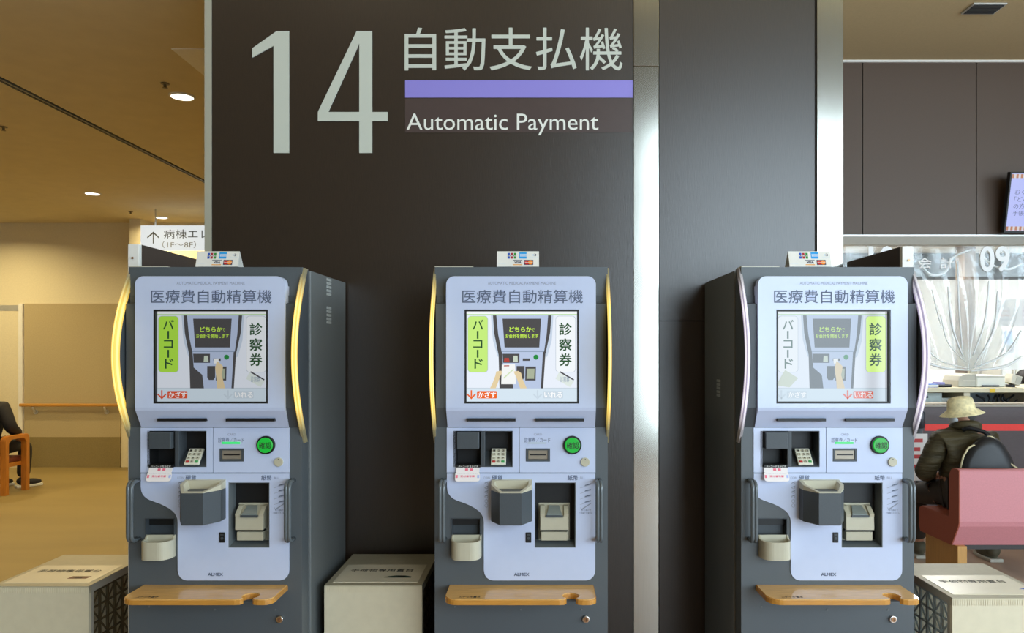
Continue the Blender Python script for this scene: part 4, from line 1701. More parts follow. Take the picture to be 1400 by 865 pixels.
bmesh.ops.subdivide_edges(t, edges=t.edges[:], cuts=1, use_grid_fill=True, smooth=0.6)
b = MB(); b.take(t, M_pack, smooth=True); obj('pack_body', b, r)
b = MB()
b.tube([bpP(*p) for p in ((1313, 640, 4.83), (1317, 624, 4.83), (1324, 612, 4.83), (1331, 608.5, 4.83), (1340, 611, 4.825), (1346, 607, 4.825))], 0.006, M_pipe, 8); obj('cord_edging', b, r)
b = MB()
b.tube([bpP(*p) for p in ((1347, 601, 4.85), (1350, 597, 4.86), (1356, 597, 4.86), (1360, 600, 4.85))], 0.006, M_pipe, 8); obj('cord_edging', b, r)
b = MB()
b.tube([bpP(*p) for p in ((1380, 633, 4.83), (1386, 637, 4.83), (1392, 641, 4.83))], 0.006, M_pipe, 8); obj('cord_edging', b, r)
b = MB()
b.tube([bpP(*p) for p in ((1372, 612, 4.86), (1362, 602, 4.90), (1345, 590, 4.94), (1325, 584, 4.98), (1316, 588, 5.0))], 0.014, M_pack, 8); obj('strap', b, r)
b = MB()
b.tube([bpP(*p) for p in ((1344, 608, 4.825), (1347, 616, 4.815), (1349, 628, 4.815))], 0.004, mat('brass zip', '#8a6a2c', rough=0.4, metal=0.6), 6); obj('zip', b, r)
b = MB()
b.ball(bpP(1350, 645, 4.815), 0.07, M_pack, (1.1, 0.35, 0.9)); obj('front_pocket', b, r)

# ------------------------------------------------------------------ pink bench
M_pink = mat('pink woven vinyl', '#c9848a', rough=0.6, var=0.05, scale=120, bump=0.08)
M_rust = mat('rust woven vinyl', '#984c36', rough=0.6, var=0.05, scale=120, bump=0.08)
M_oak = mat('oak board', '#b98a4a', rough=0.5, var=0.1, scale=8, stretch=(8, 8, 0.8))
BX = P(1311, 0, 4.6).x
r = thing('bench', 'long pink upholstered bench with oak legs, seen from behind, right of the machines', 'bench', (BX, 4.6, 0))
zt, zb, zs = P(0, 642, 4.6).z, P(0, 749.5, 4.6).z, 0.445
b = MB()
prof = [(0.085, zb), (0.47, zb - 0.005), (0.485, zb + 0.03), (0.49, zs - 0.05), (0.48, zs - 0.015), (0.45, zs), (0.12, zs), (0.115, zs + 0.02), (0.112, zt - 0.05), (0.09, zt - 0.012), (0.06, zt), (0.012, zt), (0.0, zt - 0.01), (0.0, 0.44), (0.008, 0.41)]
b.prism(prof, 'x', 0.008, 2.4, M_pink)
obj('upholstery', b, r)
for xe in (0.0, 2.4):
    b = MB(); b.prism(prof, 'x', xe, xe + 0.008, M_rust); obj('end_facing', b, r, label='rust end facing')
b = MB(); b.prism([(0.012, zt - 0.0005), (0.06, zt + 0.0005), (0.09, zt - 0.011), (0.112, zt - 0.049), (0.117, zs + 0.02), (0.121, zs + 0.002), (0.45, zs + 0.002), (0.481, zs - 0.013),
                   (0.48, zs - 0.016), (0.449, zs - 0.002), (0.118, zs - 0.002), (0.112, zs + 0.02), (0.108, zt - 0.05), (0.088, zt - 0.014), (0.06, zt - 0.003), (0.012, zt - 0.003)], 'x', 0.004, 2.404, M_rust); obj('seat_cover', b, r, label='rust seat and inner back')
for x in (0.02, 2.33):
    b = MB(); b.box(x, x + 0.058, 0.05, 0.44, 0, zb, M_oak, 0.003); obj('leg', b, r)
b = MB(); b.box(0.08, 2.33, 0.09, 0.44, zb - 0.028, zb - 0.002, mat('dark underside', '#2b2422', var=0.05)); obj('underframe', b, r)

# ------------------------------------------------------------------ far left: wooden armchair and the person in it
W_chair = mat('honey bent wood', '#c07a2c', rough=0.35, var=0.1, scale=10, stretch=(6, 6, 1))
ax, ya, yb, za = -5.45, 7.70, 8.06, 0.60
r = thing('armchair', 'honey wood armchair at the left edge in the corridor', 'chair', (-5.75, 7.88, 0))
o0 = Vector((-5.75, 7.88, 0))
for s, x in ((1, ax), (-1, ax - 0.56)):
    b = MB()
    w = 0.06
    outer = [(ya, 0), (ya, za - 0.05)] + [(ya + 0.05 - 0.05 * math.cos(a), za - 0.05 + 0.05 * math.sin(a)) for a in (0.4, 0.8, 1.2, PI / 2)]
    outer += [(yb - 0.05 + 0.05 * math.sin(a), za - 0.05 + 0.05 * math.cos(a)) for a in (0.0, 0.4, 0.8, 1.2)] + [(yb, za - 0.05), (yb, 0)]
    inner = [(yb - w * .8, 0), (yb - w * .8, za - 0.08), (yb - 0.09, za - 0.04), (ya + 0.09, za - 0.04), (ya + w * .8, za - 0.08), (ya + w * .8, 0)]
    b.prism([(p[0] - o0.y, p[1]) for p in outer + inner], 'x', x - 0.03 - o0.x, x + 0.03 - o0.x, W_chair, 0.004)
    obj('arm_frame', b, r)
b = MB(); b.box(-0.24, 0.275, -0.15, 0.15, 0.27, 0.31, W_chair, 0.004); obj('seat_rail', b, r)
b = MB(); b.box(-0.23, 0.265, -0.17, 0.17, 0.31, 0.37, mat('dark red seat vinyl', '#6a2e24', rough=0.5, var=0.05), 0.015); obj('seat', b, r)
b = MB(); b.box(-0.23, 0.265, -0.22, -0.16, 0.37, 0.70, mat('dark red seat vinyl', '#6a2e24'), 0.02); obj('backrest', b, r)

base = Vector((-5.76, 7.85, 0.37))
r = thing('person', 'person in black jacket sitting in the wooden armchair at the left edge', 'person', base)
M_jack = mat('black jacket', '#1f1d20', rough=0.7, var=0.1)
M_jean = mat('charcoal trousers', '#2b2926', rough=0.8, var=0.1)
g = Rig()
sp = g.chain([((-5.76, 7.86, 0.46), (0.14, 0.11)), ((-5.76, 7.87, 0.62), (0.13, 0.11)), ((-5.76, 7.88, 0.80), (0.14, 0.10)), ((-5.76, 7.89, 0.93), (0.09, 0.08)), ((-5.76, 7.92, 1.0), 0.05)])
hd = g.chain([((-5.76, 7.94, 1.06), 0.075), ((-5.76, 7.94, 1.13), 0.09), ((-5.76, 7.94, 1.19), 0.07)], sp[-1])
g.chain([((-5.76, 8.035, 1.10), 0.018)], hd[1])
for s, el, wr in ((-1, (-6.03, 7.86, 0.68), (-5.92, 8.08, 0.56)), (1, (-5.50, 7.87, 0.67), (-5.56, 8.10, 0.53))):
    sh = Vector((-5.76 + s * 0.19, 7.88, 0.88))
    a = g.chain([(sh, 0.058), (sh.lerp(Vector(el), .5), 0.048), (el, 0.042), (Vector(el).lerp(Vector(wr), .5), 0.038), (wr, 0.028)], sp[2])
    hand(g, wr, a[-1], (Vector(wr) - Vector(el)), (-s, 0.2, 0), (0, 0, 1))
for s in (-1, 1):
    hp, kn, an = Vector((-5.76 + s * 0.10, 7.92, 0.46)), Vector((-5.745 + s * 0.16, 8.24, 0.46)), Vector((-5.74 + s * 0.155, 8.20, 0.085))
    l = g.chain([(hp, 0.08), (hp.lerp(kn, .5), 0.07), (kn, 0.058), (kn.lerp(an, .5), 0.048), (an, 0.036)], sp[0])
    g.chain([(an + Vector((0.03, 0.05, -0.04)), 0.034), (an + Vector((0.06, 0.12, -0.05)), 0.028)], l[-1])
obj('body', g.mesh(M_skin, 'body', base), r)
g = Rig()
sp = g.chain([((-5.76, 7.86, 0.47), (0.165, 0.13)), ((-5.76, 7.87, 0.64), (0.16, 0.13)), ((-5.76, 7.88, 0.80), (0.165, 0.125)), ((-5.76, 7.89, 0.93), (0.11, 0.1)), ((-5.76, 7.91, 0.99), 0.075)])
for s, el, wr in ((-1, (-6.03, 7.86, 0.68), (-5.93, 8.06, 0.565)), (1, (-5.485, 7.87, 0.665), (-5.54, 8.06, 0.60))):
    sh = Vector((-5.76 + s * 0.19, 7.88, 0.88))
    g.chain([(sh, 0.078), (sh.lerp(Vector(el), .5), 0.068), (el, 0.064), (Vector(el).lerp(Vector(wr), .5), 0.056), (wr, 0.046)], sp[2])
obj('jacket', g.mesh(M_jack, 'jacket', base), r)
g = Rig()
sp = g.chain([((-5.76, 7.90, 0.46), (0.15, 0.11))])
for s in (-1, 1):
    hp, kn, an = Vector((-5.76 + s * 0.10, 7.94, 0.46)), Vector((-5.745 + s * 0.16, 8.24, 0.46)), Vector((-5.74 + s * 0.155, 8.20, 0.10))
    g.chain([(hp, 0.092), (hp.lerp(kn, .5), 0.084), (kn, 0.075), (kn.lerp(an, .5), 0.068), (an, 0.064)], sp[0])
obj('trousers', g.mesh(M_jean, 'trousers', base), r)
for s in (-1, 1):
    A = Vector((-5.74 + s * 0.155, 8.20, 0.0)) - base
    T = Matrix.Translation(A) @ Matrix.Rotation(math.radians(-38), 4, 'Z')
    b = MB()
    b.prism([(-0.042, -0.07), (0.042, -0.07), (0.048, 0.08), (0.028, 0.18), (-0.028, 0.18), (-0.048, 0.08)], 'z', 0.0, 0.028, M_whitetxt, 0.006, M=T)
    b.ball((0, 0.065, 0.045), 0.046, M_jack, (0.98, 2.4, 0.9), T)
    b.ball((0, -0.01, 0.07), 0.048, M_jack, (0.95, 1.1, 0.9), T)
    obj('shoe', b, r)
b = MB(); b.ball(Vector((-5.76, 7.92, 1.15)) - base, 0.098, mat('black hair', '#171514', rough=0.6), (1, 1.02, 1.0)); obj('hair', b, r)

# ------------------------------------------------------------------ hall side: television, vent, counter sign
TY = 6.86
r = thing('wall_television', 'tilted wall television with a lilac screen at the right edge', 'television', P(1450, 278, TY))
c0 = P(1450, 278, TY)
tz0, tz1 = P(0, 317, TY).z - c0.z, P(0, 235, TY).z - c0.z
tx0 = P(1375, 0, TY).x - c0.x
T = Matrix.Translation((0, 0.06, tz0)) @ Matrix.Rotation(math.radians(11), 4, 'X') @ Matrix.Translation((0, 0, -tz0))
b = MB(); b.box(tx0, tx0 + 1.0, -0.03, 0.02, tz0, tz1, M_black, 0.004, M=T); obj('casing', b, r)
b = MB()
s_bg = mat('television lilac', '#b9c0fb', var=0.0, emit=0.9)
s_or = mat('television orange check', '#c9835c', var=0.0, emit=0.75)
s_wh = mat('television white check', '#e4dcdc', var=0.0, emit=0.8)
s_tx = mat('television text', '#6c74a8', var=0.0, emit=0.6)
ys = -0.031
def tv(u0, u1, v0, v1, m, k):
    t = bmesh.new()
    t.faces.new([t.verts.new(p) for p in ((u0, ys - k * .0003, v0), (u1, ys - k * .0003, v0), (u1, ys - k * .0003, v1), (u0, ys - k * .0003, v1))])
    b.take(t, m, T)
h = tz1 - tz0
tv(tx0 + 0.015, tx0 + 0.985, tz0 + 0.02, tz1 - 0.015, s_bg, 0)
for i in range(24):
    for (v0, v1) in ((tz0 + 0.025, tz0 + 0.06), (tz1 - 0.055, tz1 - 0.02)):
        tv(tx0 + 0.015 + i * 0.04, tx0 + 0.035 + i * 0.04, v0, v1, s_or, 1)
        tv(tx0 + 0.035 + i * 0.04, tx0 + 0.055 + i * 0.04, v0, v1, s_wh, 1)
for i, w in enumerate(('おくすり手帳を', '「どんなときも」', 'の方は忘れずに', '手帳でご提示を')):
    b.text(w, tx0 + 0.06, tx0 + 0.42, tz1 - 0.20 - i * 0.062, tz1 - 0.155 - i * 0.062, ys - 0.001, s_tx, M=T)
obj('display', b, r)
b = MB(); b.box(tx0 + 0.4, tx0 + 0.6, 0.03, 0.155, -0.1, 0.1, M_black); obj('wall_bracket', b, r)

vy = 5.92
r = thing('ceiling_vent', 'small dark slatted air vent in the hall ceiling, top right', 'vent', (P(1345, 0, vy).x, vy, HZ))
b = MB(); b.box(-0.13, 0.13, -0.09, 0.09, -0.012, 0.0, M_alu, 0.002); obj('frame', b, r)
b = MB(); b.box(-0.115, 0.115, -0.078, 0.078, -0.014, -0.011, M_black); obj('grille', b, r)
b = MB()
for i in range(6):
    b.box(-0.115, 0.115, -0.07 + i * 0.025, -0.062 + i * 0.025, -0.018, -0.012, M_mull)
obj('slats', b, r)

def glassy(name, tint=(1, 1, 1), haze=0.08, rough=0.08, gloss=1.0, bump=0.0):
    m = bpy.data.materials.new(name)
    m.use_nodes = True
    nt = m.node_tree
    nt.nodes.clear()
    out = nt.nodes.new('ShaderNodeOutputMaterial')
    tr = nt.nodes.new('ShaderNodeBsdfTransparent'); tr.inputs['Color'].default_value = (*tint, 1)
    gl = nt.nodes.new('ShaderNodeBsdfGlossy'); gl.inputs['Roughness'].default_value = rough
    df = nt.nodes.new('ShaderNodeBsdfDiffuse'); df.inputs['Color'].default_value = (0.9, 0.92, 0.92, 1)
    fr = nt.nodes.new('ShaderNodeFresnel'); fr.inputs['IOR'].default_value = 1.5
    ml = nt.nodes.new('ShaderNodeMath'); ml.operation = 'MULTIPLY'; ml.inputs[1].default_value = gloss
    m1 = nt.nodes.new('ShaderNodeMixShader'); m1.inputs['Fac'].default_value = haze
    m2 = nt.nodes.new('ShaderNodeMixShader')
    tl = nt.nodes.new('ShaderNodeBsdfTranslucent'); tl.inputs['Color'].default_value = (0.92, 0.94, 0.94, 1)
    m0 = nt.nodes.new('ShaderNodeMixShader'); m0.inputs['Fac'].default_value = 0.55
    nt.links.new(df.outputs[0], m0.inputs[1]); nt.links.new(tl.outputs[0], m0.inputs[2])
    nt.links.new(tr.outputs[0], m1.inputs[1]); nt.links.new(m0.outputs[0], m1.inputs[2])
    nt.links.new(fr.outputs[0], ml.inputs[0]); nt.links.new(ml.outputs[0], m2.inputs['Fac'])
    nt.links.new(m1.outputs[0], m2.inputs[1]); nt.links.new(gl.outputs[0], m2.inputs[2])
    nt.links.new(m2.outputs[0], out.inputs['Surface'])
    if bump:
        tc = nt.nodes.new('ShaderNodeTexCoord')
        nz = nt.nodes.new('ShaderNodeTexNoise'); nz.inputs['Scale'].default_value = 5; nz.inputs['Detail'].default_value = 3
        bp = nt.nodes.new('ShaderNodeBump'); bp.inputs['Strength'].default_value = bump; bp.inputs['Distance'].default_value = 0.05
        nt.links.new(tc.outputs['Object'], nz.inputs['Vector']); nt.links.new(nz.outputs['Fac'], bp.inputs['Height'])
        nt.links.new(bp.outputs[0], gl.inputs['Normal']); nt.links.new(bp.outputs[0], fr.inputs['Normal'])
    return m
M_vinyl = glassy('clear vinyl sheet', (0.98, 0.99, 0.99), 0.07, 0.14, 2.2, 0.35)
M_frost = glassy('frosted acrylic', (0.97, 0.98, 0.98), 0.24, 0.3, 1.0)
M_foldshine = mat('vinyl fold highlight white', '#f6f9f8', rough=0.25, var=0.0)  # opaque white on fold ridges stands in for window reflections in the vinyl
M_clear = glassy('clear acrylic', (0.98, 0.99, 0.99), 0.0, 0.05, 0.6)

# hanging counter sign on clear acrylic
SGY = 6.88
c0 = Vector((P(1280, 0, SGY).x, SGY, P(0, 336, SGY).z))
r = thing('counter_sign', 'white 10 and 09 counter numerals on clear acrylic under the brown lintel', 'sign', c0)
b = MB(); b.box(P(1156, 0, SGY).x - c0.x, P(1480, 0, SGY).x - c0.x, 0.0, 0.006, P(0, 378, SGY).z - c0.z, 0.0, M_clear); obj('clear_panel', b, r)
M_wl = mat('white acrylic letters', '#f6f7f6', rough=0.4, var=0.0)
def ct(name, s, px0, px1, py0, py1, bold):
    q = MB()
    a, e = P(px0, py1, SGY) - c0, P(px1, py0, SGY) - c0
    q.text(s, a.x, e.x, a.z, e.z, -0.004, M_wl, bold, thick=0.004)
    obj(name, q, r)
ct('numerals', '09', 1340, 1379, 337, 371, 0.02)
ct('numerals', '10', 1188, 1222, 337, 371, 0.02)
ct('lettering', '会', 1255, 1273, 352, 367, 0.0)
ct('lettering', '計', 1285, 1304, 352, 367, 0.0)

# vinyl sheets gathered in the middle
def vinyl(name, label, xa, xb, gx, gz, seed):
    rn = random.Random(seed)
    zt = P(0, 339, 6.97).z
    x0 = (xa + xb) / 2
    t = bmesh.new()
    nu, nv = 90, 50
    G = []
    ph = rn.random() * 6
    for i in range(nu + 1):
        u = i / nu
        row = []
        for j in range(nv + 1):
            v = j / nv
            x = xa + (xb - xa) * u
            # lower hem sags to the tie and rises to the sides
            zb = gz + 0.06 * ((x - gx) / 0.5) ** 2
            zb = min(zb, gz + 0.55)
            pull = v ** 2.2 * 0.55
            xx = x + (gx - x) * pull * math.exp(-((x - gx) / 0.75) ** 2)
            z = zt + (zb - zt) * v
            th = math.atan2(x - gx, (zt - gz) * 0.9)
            am = 0.034 * (0.3 + v) * math.exp(-((x - gx) / 1.1) ** 2) + 0.008
            y = 6.985 + am * math.sin(th * 26 + ph + 2.2 * math.sin(3 * v + u * 4)) + 0.012 * math.sin(9 * x + 4 * v + ph)
            row.append(t.verts.new((xx - x0, y - 6.985, z - zt)))
        G.append(row)
    for i in range(nu):
        for j in range(nv):
            t.faces.new((G[i][j], G[i + 1][j], G[i + 1][j + 1], G[i][j + 1]))
    bmesh.ops.recalc_face_normals(t, faces=t.faces)
    q = MB(); q.take(t, M_vinyl, smooth=True)
    o = obj(name, q, None, (x0, 6.985, zt))
    tag(o, label, 'curtain', 'vinyl counter curtains')
    return o
cur = vinyl('vinyl_curtain', 'clear vinyl curtain left of the brown column, gathered low above the desk', 2.6, P(1400, 0, 6.97).x - 0.02, P(1327, 0, 6.97).x, P(0, 505, 6.97).z, 3)
cur2 = vinyl('vinyl_curtain', 'clear vinyl curtain at the right edge, rising over the notice', P(1398, 0, 6.97).x, 5.6, 5.3, P(0, 500, 6.97).z, 8)

def smooth_path(pts, n=14):
    out = []
    q = [pts[0]] + pts + [pts[-1]]
    for i in range(1, len(q) - 2):
        for k in range(n):
            t_ = k / n
            out.append(0.5 * ((2 * q[i]) + (q[i + 1] - q[i - 1]) * t_ + (2 * q[i - 1] - 5 * q[i] + 4 * q[i + 1] - q[i + 2]) * t_ ** 2 + (3 * q[i] - q[i - 1] - 3 * q[i + 1] + q[i + 2]) * t_ ** 3))
    return out + [pts[-1]]
FOLDS = [([(1240, 486), (1262, 494), (1292, 503), (1327, 506)], 0.011), ([(1250, 455), (1266, 476), (1288, 494), (1322, 503)], 0.006),
         ([(1286, 430), (1296, 468), (1321, 496)], 0.005), ([(1296, 392), (1302, 446), (1317, 488)], 0.010), ([(1309, 356), (1311, 420), (1316, 480)], 0.009),
         ([(1352, 384), (1346, 440), (1330, 486)], 0.009), ([(1364, 398), (1358, 452), (1332, 499)], 0.010), ([(1396, 452), (1374, 484), (1331, 503)], 0.010),
         ([(1396, 488), (1372, 501), (1327, 507)], 0.012), ([(1256, 358), (1272, 375), (1292, 372), (1303, 352), (1328, 341)], 0.012), ([(1274, 395), (1281, 425), (1288, 450)], 0.005),
         ([(1340, 346), (1356, 362), (1378, 368), (1397, 360)], 0.012)]
for pts, rr_ in FOLDS:
    path = smooth_path([P(a_, c_, 6.93 if c_ < 380 else 6.94) - cur.location for a_, c_ in pts])
    n_ = len(path) - 1
    b = MB(); b.tube(path, [rr_ * (0.35 + 0.65 * math.sin(PI * min(1, 0.12 + 0.88 * i / n_)) ** 0.5) for i in range(n_ + 1)], M_foldshine, 8)
    obj('fold', b, cur)

b = MB(); a = P(1160, 505, 7.25); e = P(1500, 382, 7.25)
b.box(a.x, e.x, 7.25, 7.256, a.z, e.z, M_frost)
tag(obj('frosted_screen', b), 'pale frosted acrylic screen hanging behind the vinyl curtain over the desk', 'screen')

# ------------------------------------------------------------------ counter, desk and office things
M_cnt = mat('dark brown counter front', '#55494a', rough=0.5, var=0.06, scale=30, stretch=(1, 1, 6))
cz = P(0, 553, 6.9).z
r = thing('counter', 'long dark brown counter front behind the red belt', 'counter', (4.2, 6.9, 0))
b = MB(); b.box(-2.95, 3.9, 0.02, 0.06, 0.0, cz - 0.02, M_cnt); obj('front_panel', b, r)
b = MB(); b.box(-2.95, 3.9, 0.0, 0.36, cz - 0.02, cz, M_lintel2, 0.003); obj('ledge', b, r)
M_desk = mat('pale maple desk', '#dccfae', rough=0.4, var=0.05, scale=8, stretch=(1, 8, 8))
DY = 7.35
dz = P(0, 530, DY).z
r = thing('desk', 'pale maple office desk behind the counter', 'desk', (4.2, DY, 0))
b = MB(); b.box(-2.9, 3.9, 0, 0.75, dz - 0.045, dz, M_desk, 0.004); obj('desktop', b, r)
for px in (1322, 1420):
    x = P(px, 0, DY + .05).x - 4.2
    b = MB(); b.box(x - 0.03, x + 0.03, 0.05, 0.7, 0, dz - 0.045, M_desk); obj('leg', b, r)
b = MB(); b.box(-2.9, 3.9, 0.70, 0.73, 0.3, dz - 0.045, mat('pale blue modesty panel', '#a9bcc8', var=0.03)); obj('back_panel', b, r)
b = MB(); a = P(1353, 536.5, DY); e = P(1360.5, 531, DY); b.box(a.x - 4.2, e.x - 4.2, -0.003, 0.01, a.z, e.z, mat('yellow tag', '#e8c21c', var=0.0), 0.001); obj('edge_tag', b, r, label='yellow tag')

O_white = mat('office machine white', '#e6e6dc', rough=0.4, var=0.02)
O_beige = mat('office machine beige', '#d3cfc0', rough=0.4, var=0.03)
O_grey = mat('office machine grey', '#b5b3a6', rough=0.4, var=0.03)
O_dark = mat('office dark plastic', '#33343a', rough=0.4, var=0.05)
O_blue = mat('blue folder', '#2b6fd0', rough=0.4, var=0.03)


def at_desk(name, label, cat, px0, px1, py0, Y, build, group=None):
    """Stands on the desk top at distance Y; width and height read as w, h."""
    a = P(px0, 0, Y).x; e = P(px1, 0, Y).x
    rr = thing(name, label, cat, ((a + e) / 2, Y, dz), 0, group)
    h = P(0, py0, Y).z - dz
    build(rr, (e - a) / 2, h)
    return rr


def b_printer(r, w, h):
    b = MB(); b.box(-w, w, 0, 0.38, 0, h, O_white, 0.012); obj('casing', b, r)
    b = MB(); b.box(-w + 0.05, w - 0.08, -0.03, 0.02, 0.006, 0.02, O_dark); obj('paper_tray', b, r)
    b = MB(); b.box(-w + 0.01, w - 0.01, -0.002, 0.005, h - 0.02, h - 0.008, O_grey); obj('lid_line', b, r)
at_desk('printer', 'white office printer with dark paper slot on the desk', 'printer', 1335, 1375, 513, 7.5, b_printer)


def b_scanner(r, w, h):
    b = MB()
    b.prism([(-w, 0.0), (w, 0.0), (w, h), (-w * 0.2, h), (-w * 0.75, h * 0.85), (-w, h * 0.5)], 'y', 0, 0.3, O_grey, 0.01); obj('casing', b, r)
    b = MB(); b.box(-w * 0.5, w * 0.9, -0.006, 0.0, h * 0.45, h * 0.52, O_beige); obj('trim_band', b, r)
at_desk('label_printer', 'rounded grey office machine left of the white printer', 'printer', 1310, 1335, 511, 7.5, b_scanner)


def b_monitor(r, w, h):
    b = MB(); b.box(-w, w, 0.0, 0.05, 0.18, h, O_grey, 0.008); obj('casing', b, r)
    b = MB(); b.box(-w * 0.5, w * 0.5, -0.003, 0.002, h - 0.075, h - 0.062, O_dark); obj('vent', b, r)
    b = MB(); b.box(-0.04, 0.04, 0.02, 0.06, 0.0, 0.2, O_grey); b.box(-0.12, 0.12, -0.05, 0.12, 0, 0.012, O_grey); obj('stand', b, r)
at_desk('monitor', 'back of a grey monitor standing behind the grey and white printers', 'monitor', 1312, 1353, 474, 7.95, b_monitor)


def b_folder(r, w, h):
    b = MB(); b.box(-w, w, 0, 0.24, 0, h, O_blue, 0.003); obj('cover', b, r)
    b = MB(); b.box(-w + 0.004, w + 0.002, -0.001, 0.236, 0.006, h - 0.006, M_whitetxt); obj('pages', b, r)
at_desk('folder', 'blue folder lying at the left end of the desk', 'folder', 1268, 1283, 525, 7.42, b_folder)


def b_tray(r, w, h):
    b = MB()
    b.box(-w, w, 0, 0.26, 0, 0.012, O_dark)
    b.box(-w, w, 0, 0.008, 0, h, O_dark); b.box(-w, w, 0.252, 0.26, 0, h, O_dark); b.box(-w, -w + 0.008, 0, 0.26, 0, h, O_dark); b.box(w - 0.008, w, 0, 0.26, 0, h, O_dark)
    obj('tray_body', b, r)
    b = MB(); b.box(-w * 0.3, w * 0.4, 0.05, 0.2, 0.012, h + 0.02, mat('lilac pad', '#a9a4dc', var=0.0)); obj('lilac_pad', b, r)
at_desk('desk_tray', 'dark tray with a lilac pad beside the blue folder', 'tray', 1283, 1301, 525.5, 7.46, b_tray)


def b_card(r, w, h):
    b = MB()
    T = Matrix.Rotation(math.radians(18), 4, 'Y')
    b.box(-w * 0.8, w * 0.8, 0, 0.12, 0.03, h, O_beige, 0.004, M=T); obj('casing', b, r)
    b = MB(); b.box(-w * 0.1, w * 0.75, -0.004, 0.0, 0.04, h - 0.012, O_grey, M=T); obj('side_face', b, r)
    b = MB(); b.cyl((0, 0.06, 0.012), w * 0.7, 0.024, 'z', O_dark, 20); obj('foot', b, r)
at_desk('card_terminal', 'tilted beige terminal on the desk right of the white printer', 'terminal', 1378, 1395, 512, 7.45, b_card)

# office worker's dark head and shoulder at the right edge
ob = P(1396, 512, 8.3)
base = Vector((ob.x + 0.02, 8.3, 0.45))
r = thing('person', 'office worker with dark hair bent low behind the desk at the right edge', 'person', base)
g = Rig()
X0 = base.x
sp = g.chain([((X0 + 0.15, 8.45, 0.5), (0.14, 0.11)), ((X0 + 0.14, 8.42, 0.7), (0.13, 0.10)), ((X0 + 0.12, 8.38, 0.92), (0.14, 0.10)), ((X0 + 0.09, 8.34, 1.03), (0.08, 0.07)), ((X0 + 0.07, 8.32, 1.07), 0.05)])
hd = g.chain([((X0 + 0.05, 8.29, 1.11), 0.075), ((X0 + 0.03, 8.27, 1.16), 0.088), ((X0 + 0.02, 8.27, 1.20), 0.07)], sp[-1])
g.chain([((X0 + 0.03, 8.19, 1.14), 0.016)], hd[1])
for s in (-1, 1):
    sh, el, wr = Vector((X0 + 0.12 + s * 0.18, 8.38, 0.97)), Vector((X0 + 0.12 + s * 0.25, 8.30, 0.86)), Vector((X0 + 0.12 + s * 0.15, 8.22, 0.95))
    a = g.chain([(sh, 0.055), (el, 0.042), (wr, 0.028)], sp[2])
    hand(g, wr, a[-1], (-s * 0.3, -1, 0.05), (-s, 0, 0), (0, 0, 1))
    hp, kn, an = Vector((X0 + 0.15 + s * 0.1, 8.42, 0.48)), Vector((X0 + 0.15 + s * 0.14, 8.24, 0.5)), Vector((X0 + 0.15 + s * 0.14, 8.27, 0.08))
    l = g.chain([(hp, 0.08), (kn, 0.058), (an, 0.036)], sp[0])
    g.chain([(an + Vector((0, -0.1, -0.045)), 0.03)], l[-1])
obj('body', g.mesh(M_skin, 'body', base), r)
b = MB(); b.ball(Vector((X0 + 0.03, 8.285, 1.18)) - base, 0.10, mat('black hair', '#171514'), (1.1, 1.0, 0.95)); b.ball(Vector((X0 - 0.04, 8.31, 1.12)) - base, 0.08, mat('black hair', '#171514'), (0.9, 0.9, 1.2)); obj('hair', b, r)
g = Rig()
sp = g.chain([((X0 + 0.15, 8.45, 0.5), (0.16, 0.13)), ((X0 + 0.14, 8.42, 0.7), (0.15, 0.12)), ((X0 + 0.12, 8.38, 0.92), (0.16, 0.12)), ((X0 + 0.09, 8.35, 1.02), (0.09, 0.08))])
for s in (-1, 1):
    sh, el, wr = Vector((X0 + 0.12 + s * 0.18, 8.38, 0.97)), Vector((X0 + 0.12 + s * 0.25, 8.30, 0.86)), Vector((X0 + 0.12 + s * 0.16, 8.25, 0.94))
    g.chain([(sh, 0.07), (el, 0.056), (wr, 0.042)], sp[2])
obj('blouse', g.mesh(mat('white blouse', '#dfe3e6', rough=0.8), 'blouse', base), r)

# under the desk
def drawer(px0, px1, label):
    a, e = P(px0, 0, 7.55).x, P(px1, 0, 7.55).x
    rr = thing('drawer_unit', label, 'drawer unit', ((a + e) / 2, 7.55, 0))
    w = (e - a) / 2
    b = MB(); b.box(-w, w, 0, 0.45, 0.02, dz - 0.06, mat('pale green grey steel', '#c3cdc6', rough=0.4), 0.004); obj('casing', b, rr)
    for k in range(3):
        b = MB(); b.box(-w + 0.012, w - 0.012, -0.012, 0.0, dz - 0.30 - k * 0.25, dz - 0.08 - k * 0.25, mat('pale green grey steel', '#c3cdc6'), 0.004); obj('drawer', b, rr)
    b = MB(); b.cyl((-w + 0.06, -0.016, dz - 0.10), 0.012, 0.01, 'y', O_dark, 14); obj('lock', b, rr)
drawer(1258, 1288, 'pale steel drawer unit under the left end of the desk')
a = P(1301, 0, 7.6).x
rr = thing('computer_tower', 'white computer with a dark grille under the desk behind the hat', 'computer', (a, 7.6, 0))
b = MB(); b.box(-0.10, 0.10, 0, 0.4, 0.55, 1.0, O_white, 0.006); obj('casing', b, rr)
b = MB(); b.box(-0.055, 0.0, -0.003, 0.0, 0.90, 0.965, O_dark); obj('grille', b, rr)
b = MB(); b.box(-0.10, 0.10, 0.0, 0.42, 0.0, 0.55, O_grey, 0.004); obj('stand', b, rr)
M_cable = mat('black cable', '#17181a', rough=0.4)
rnd = random.Random(4)
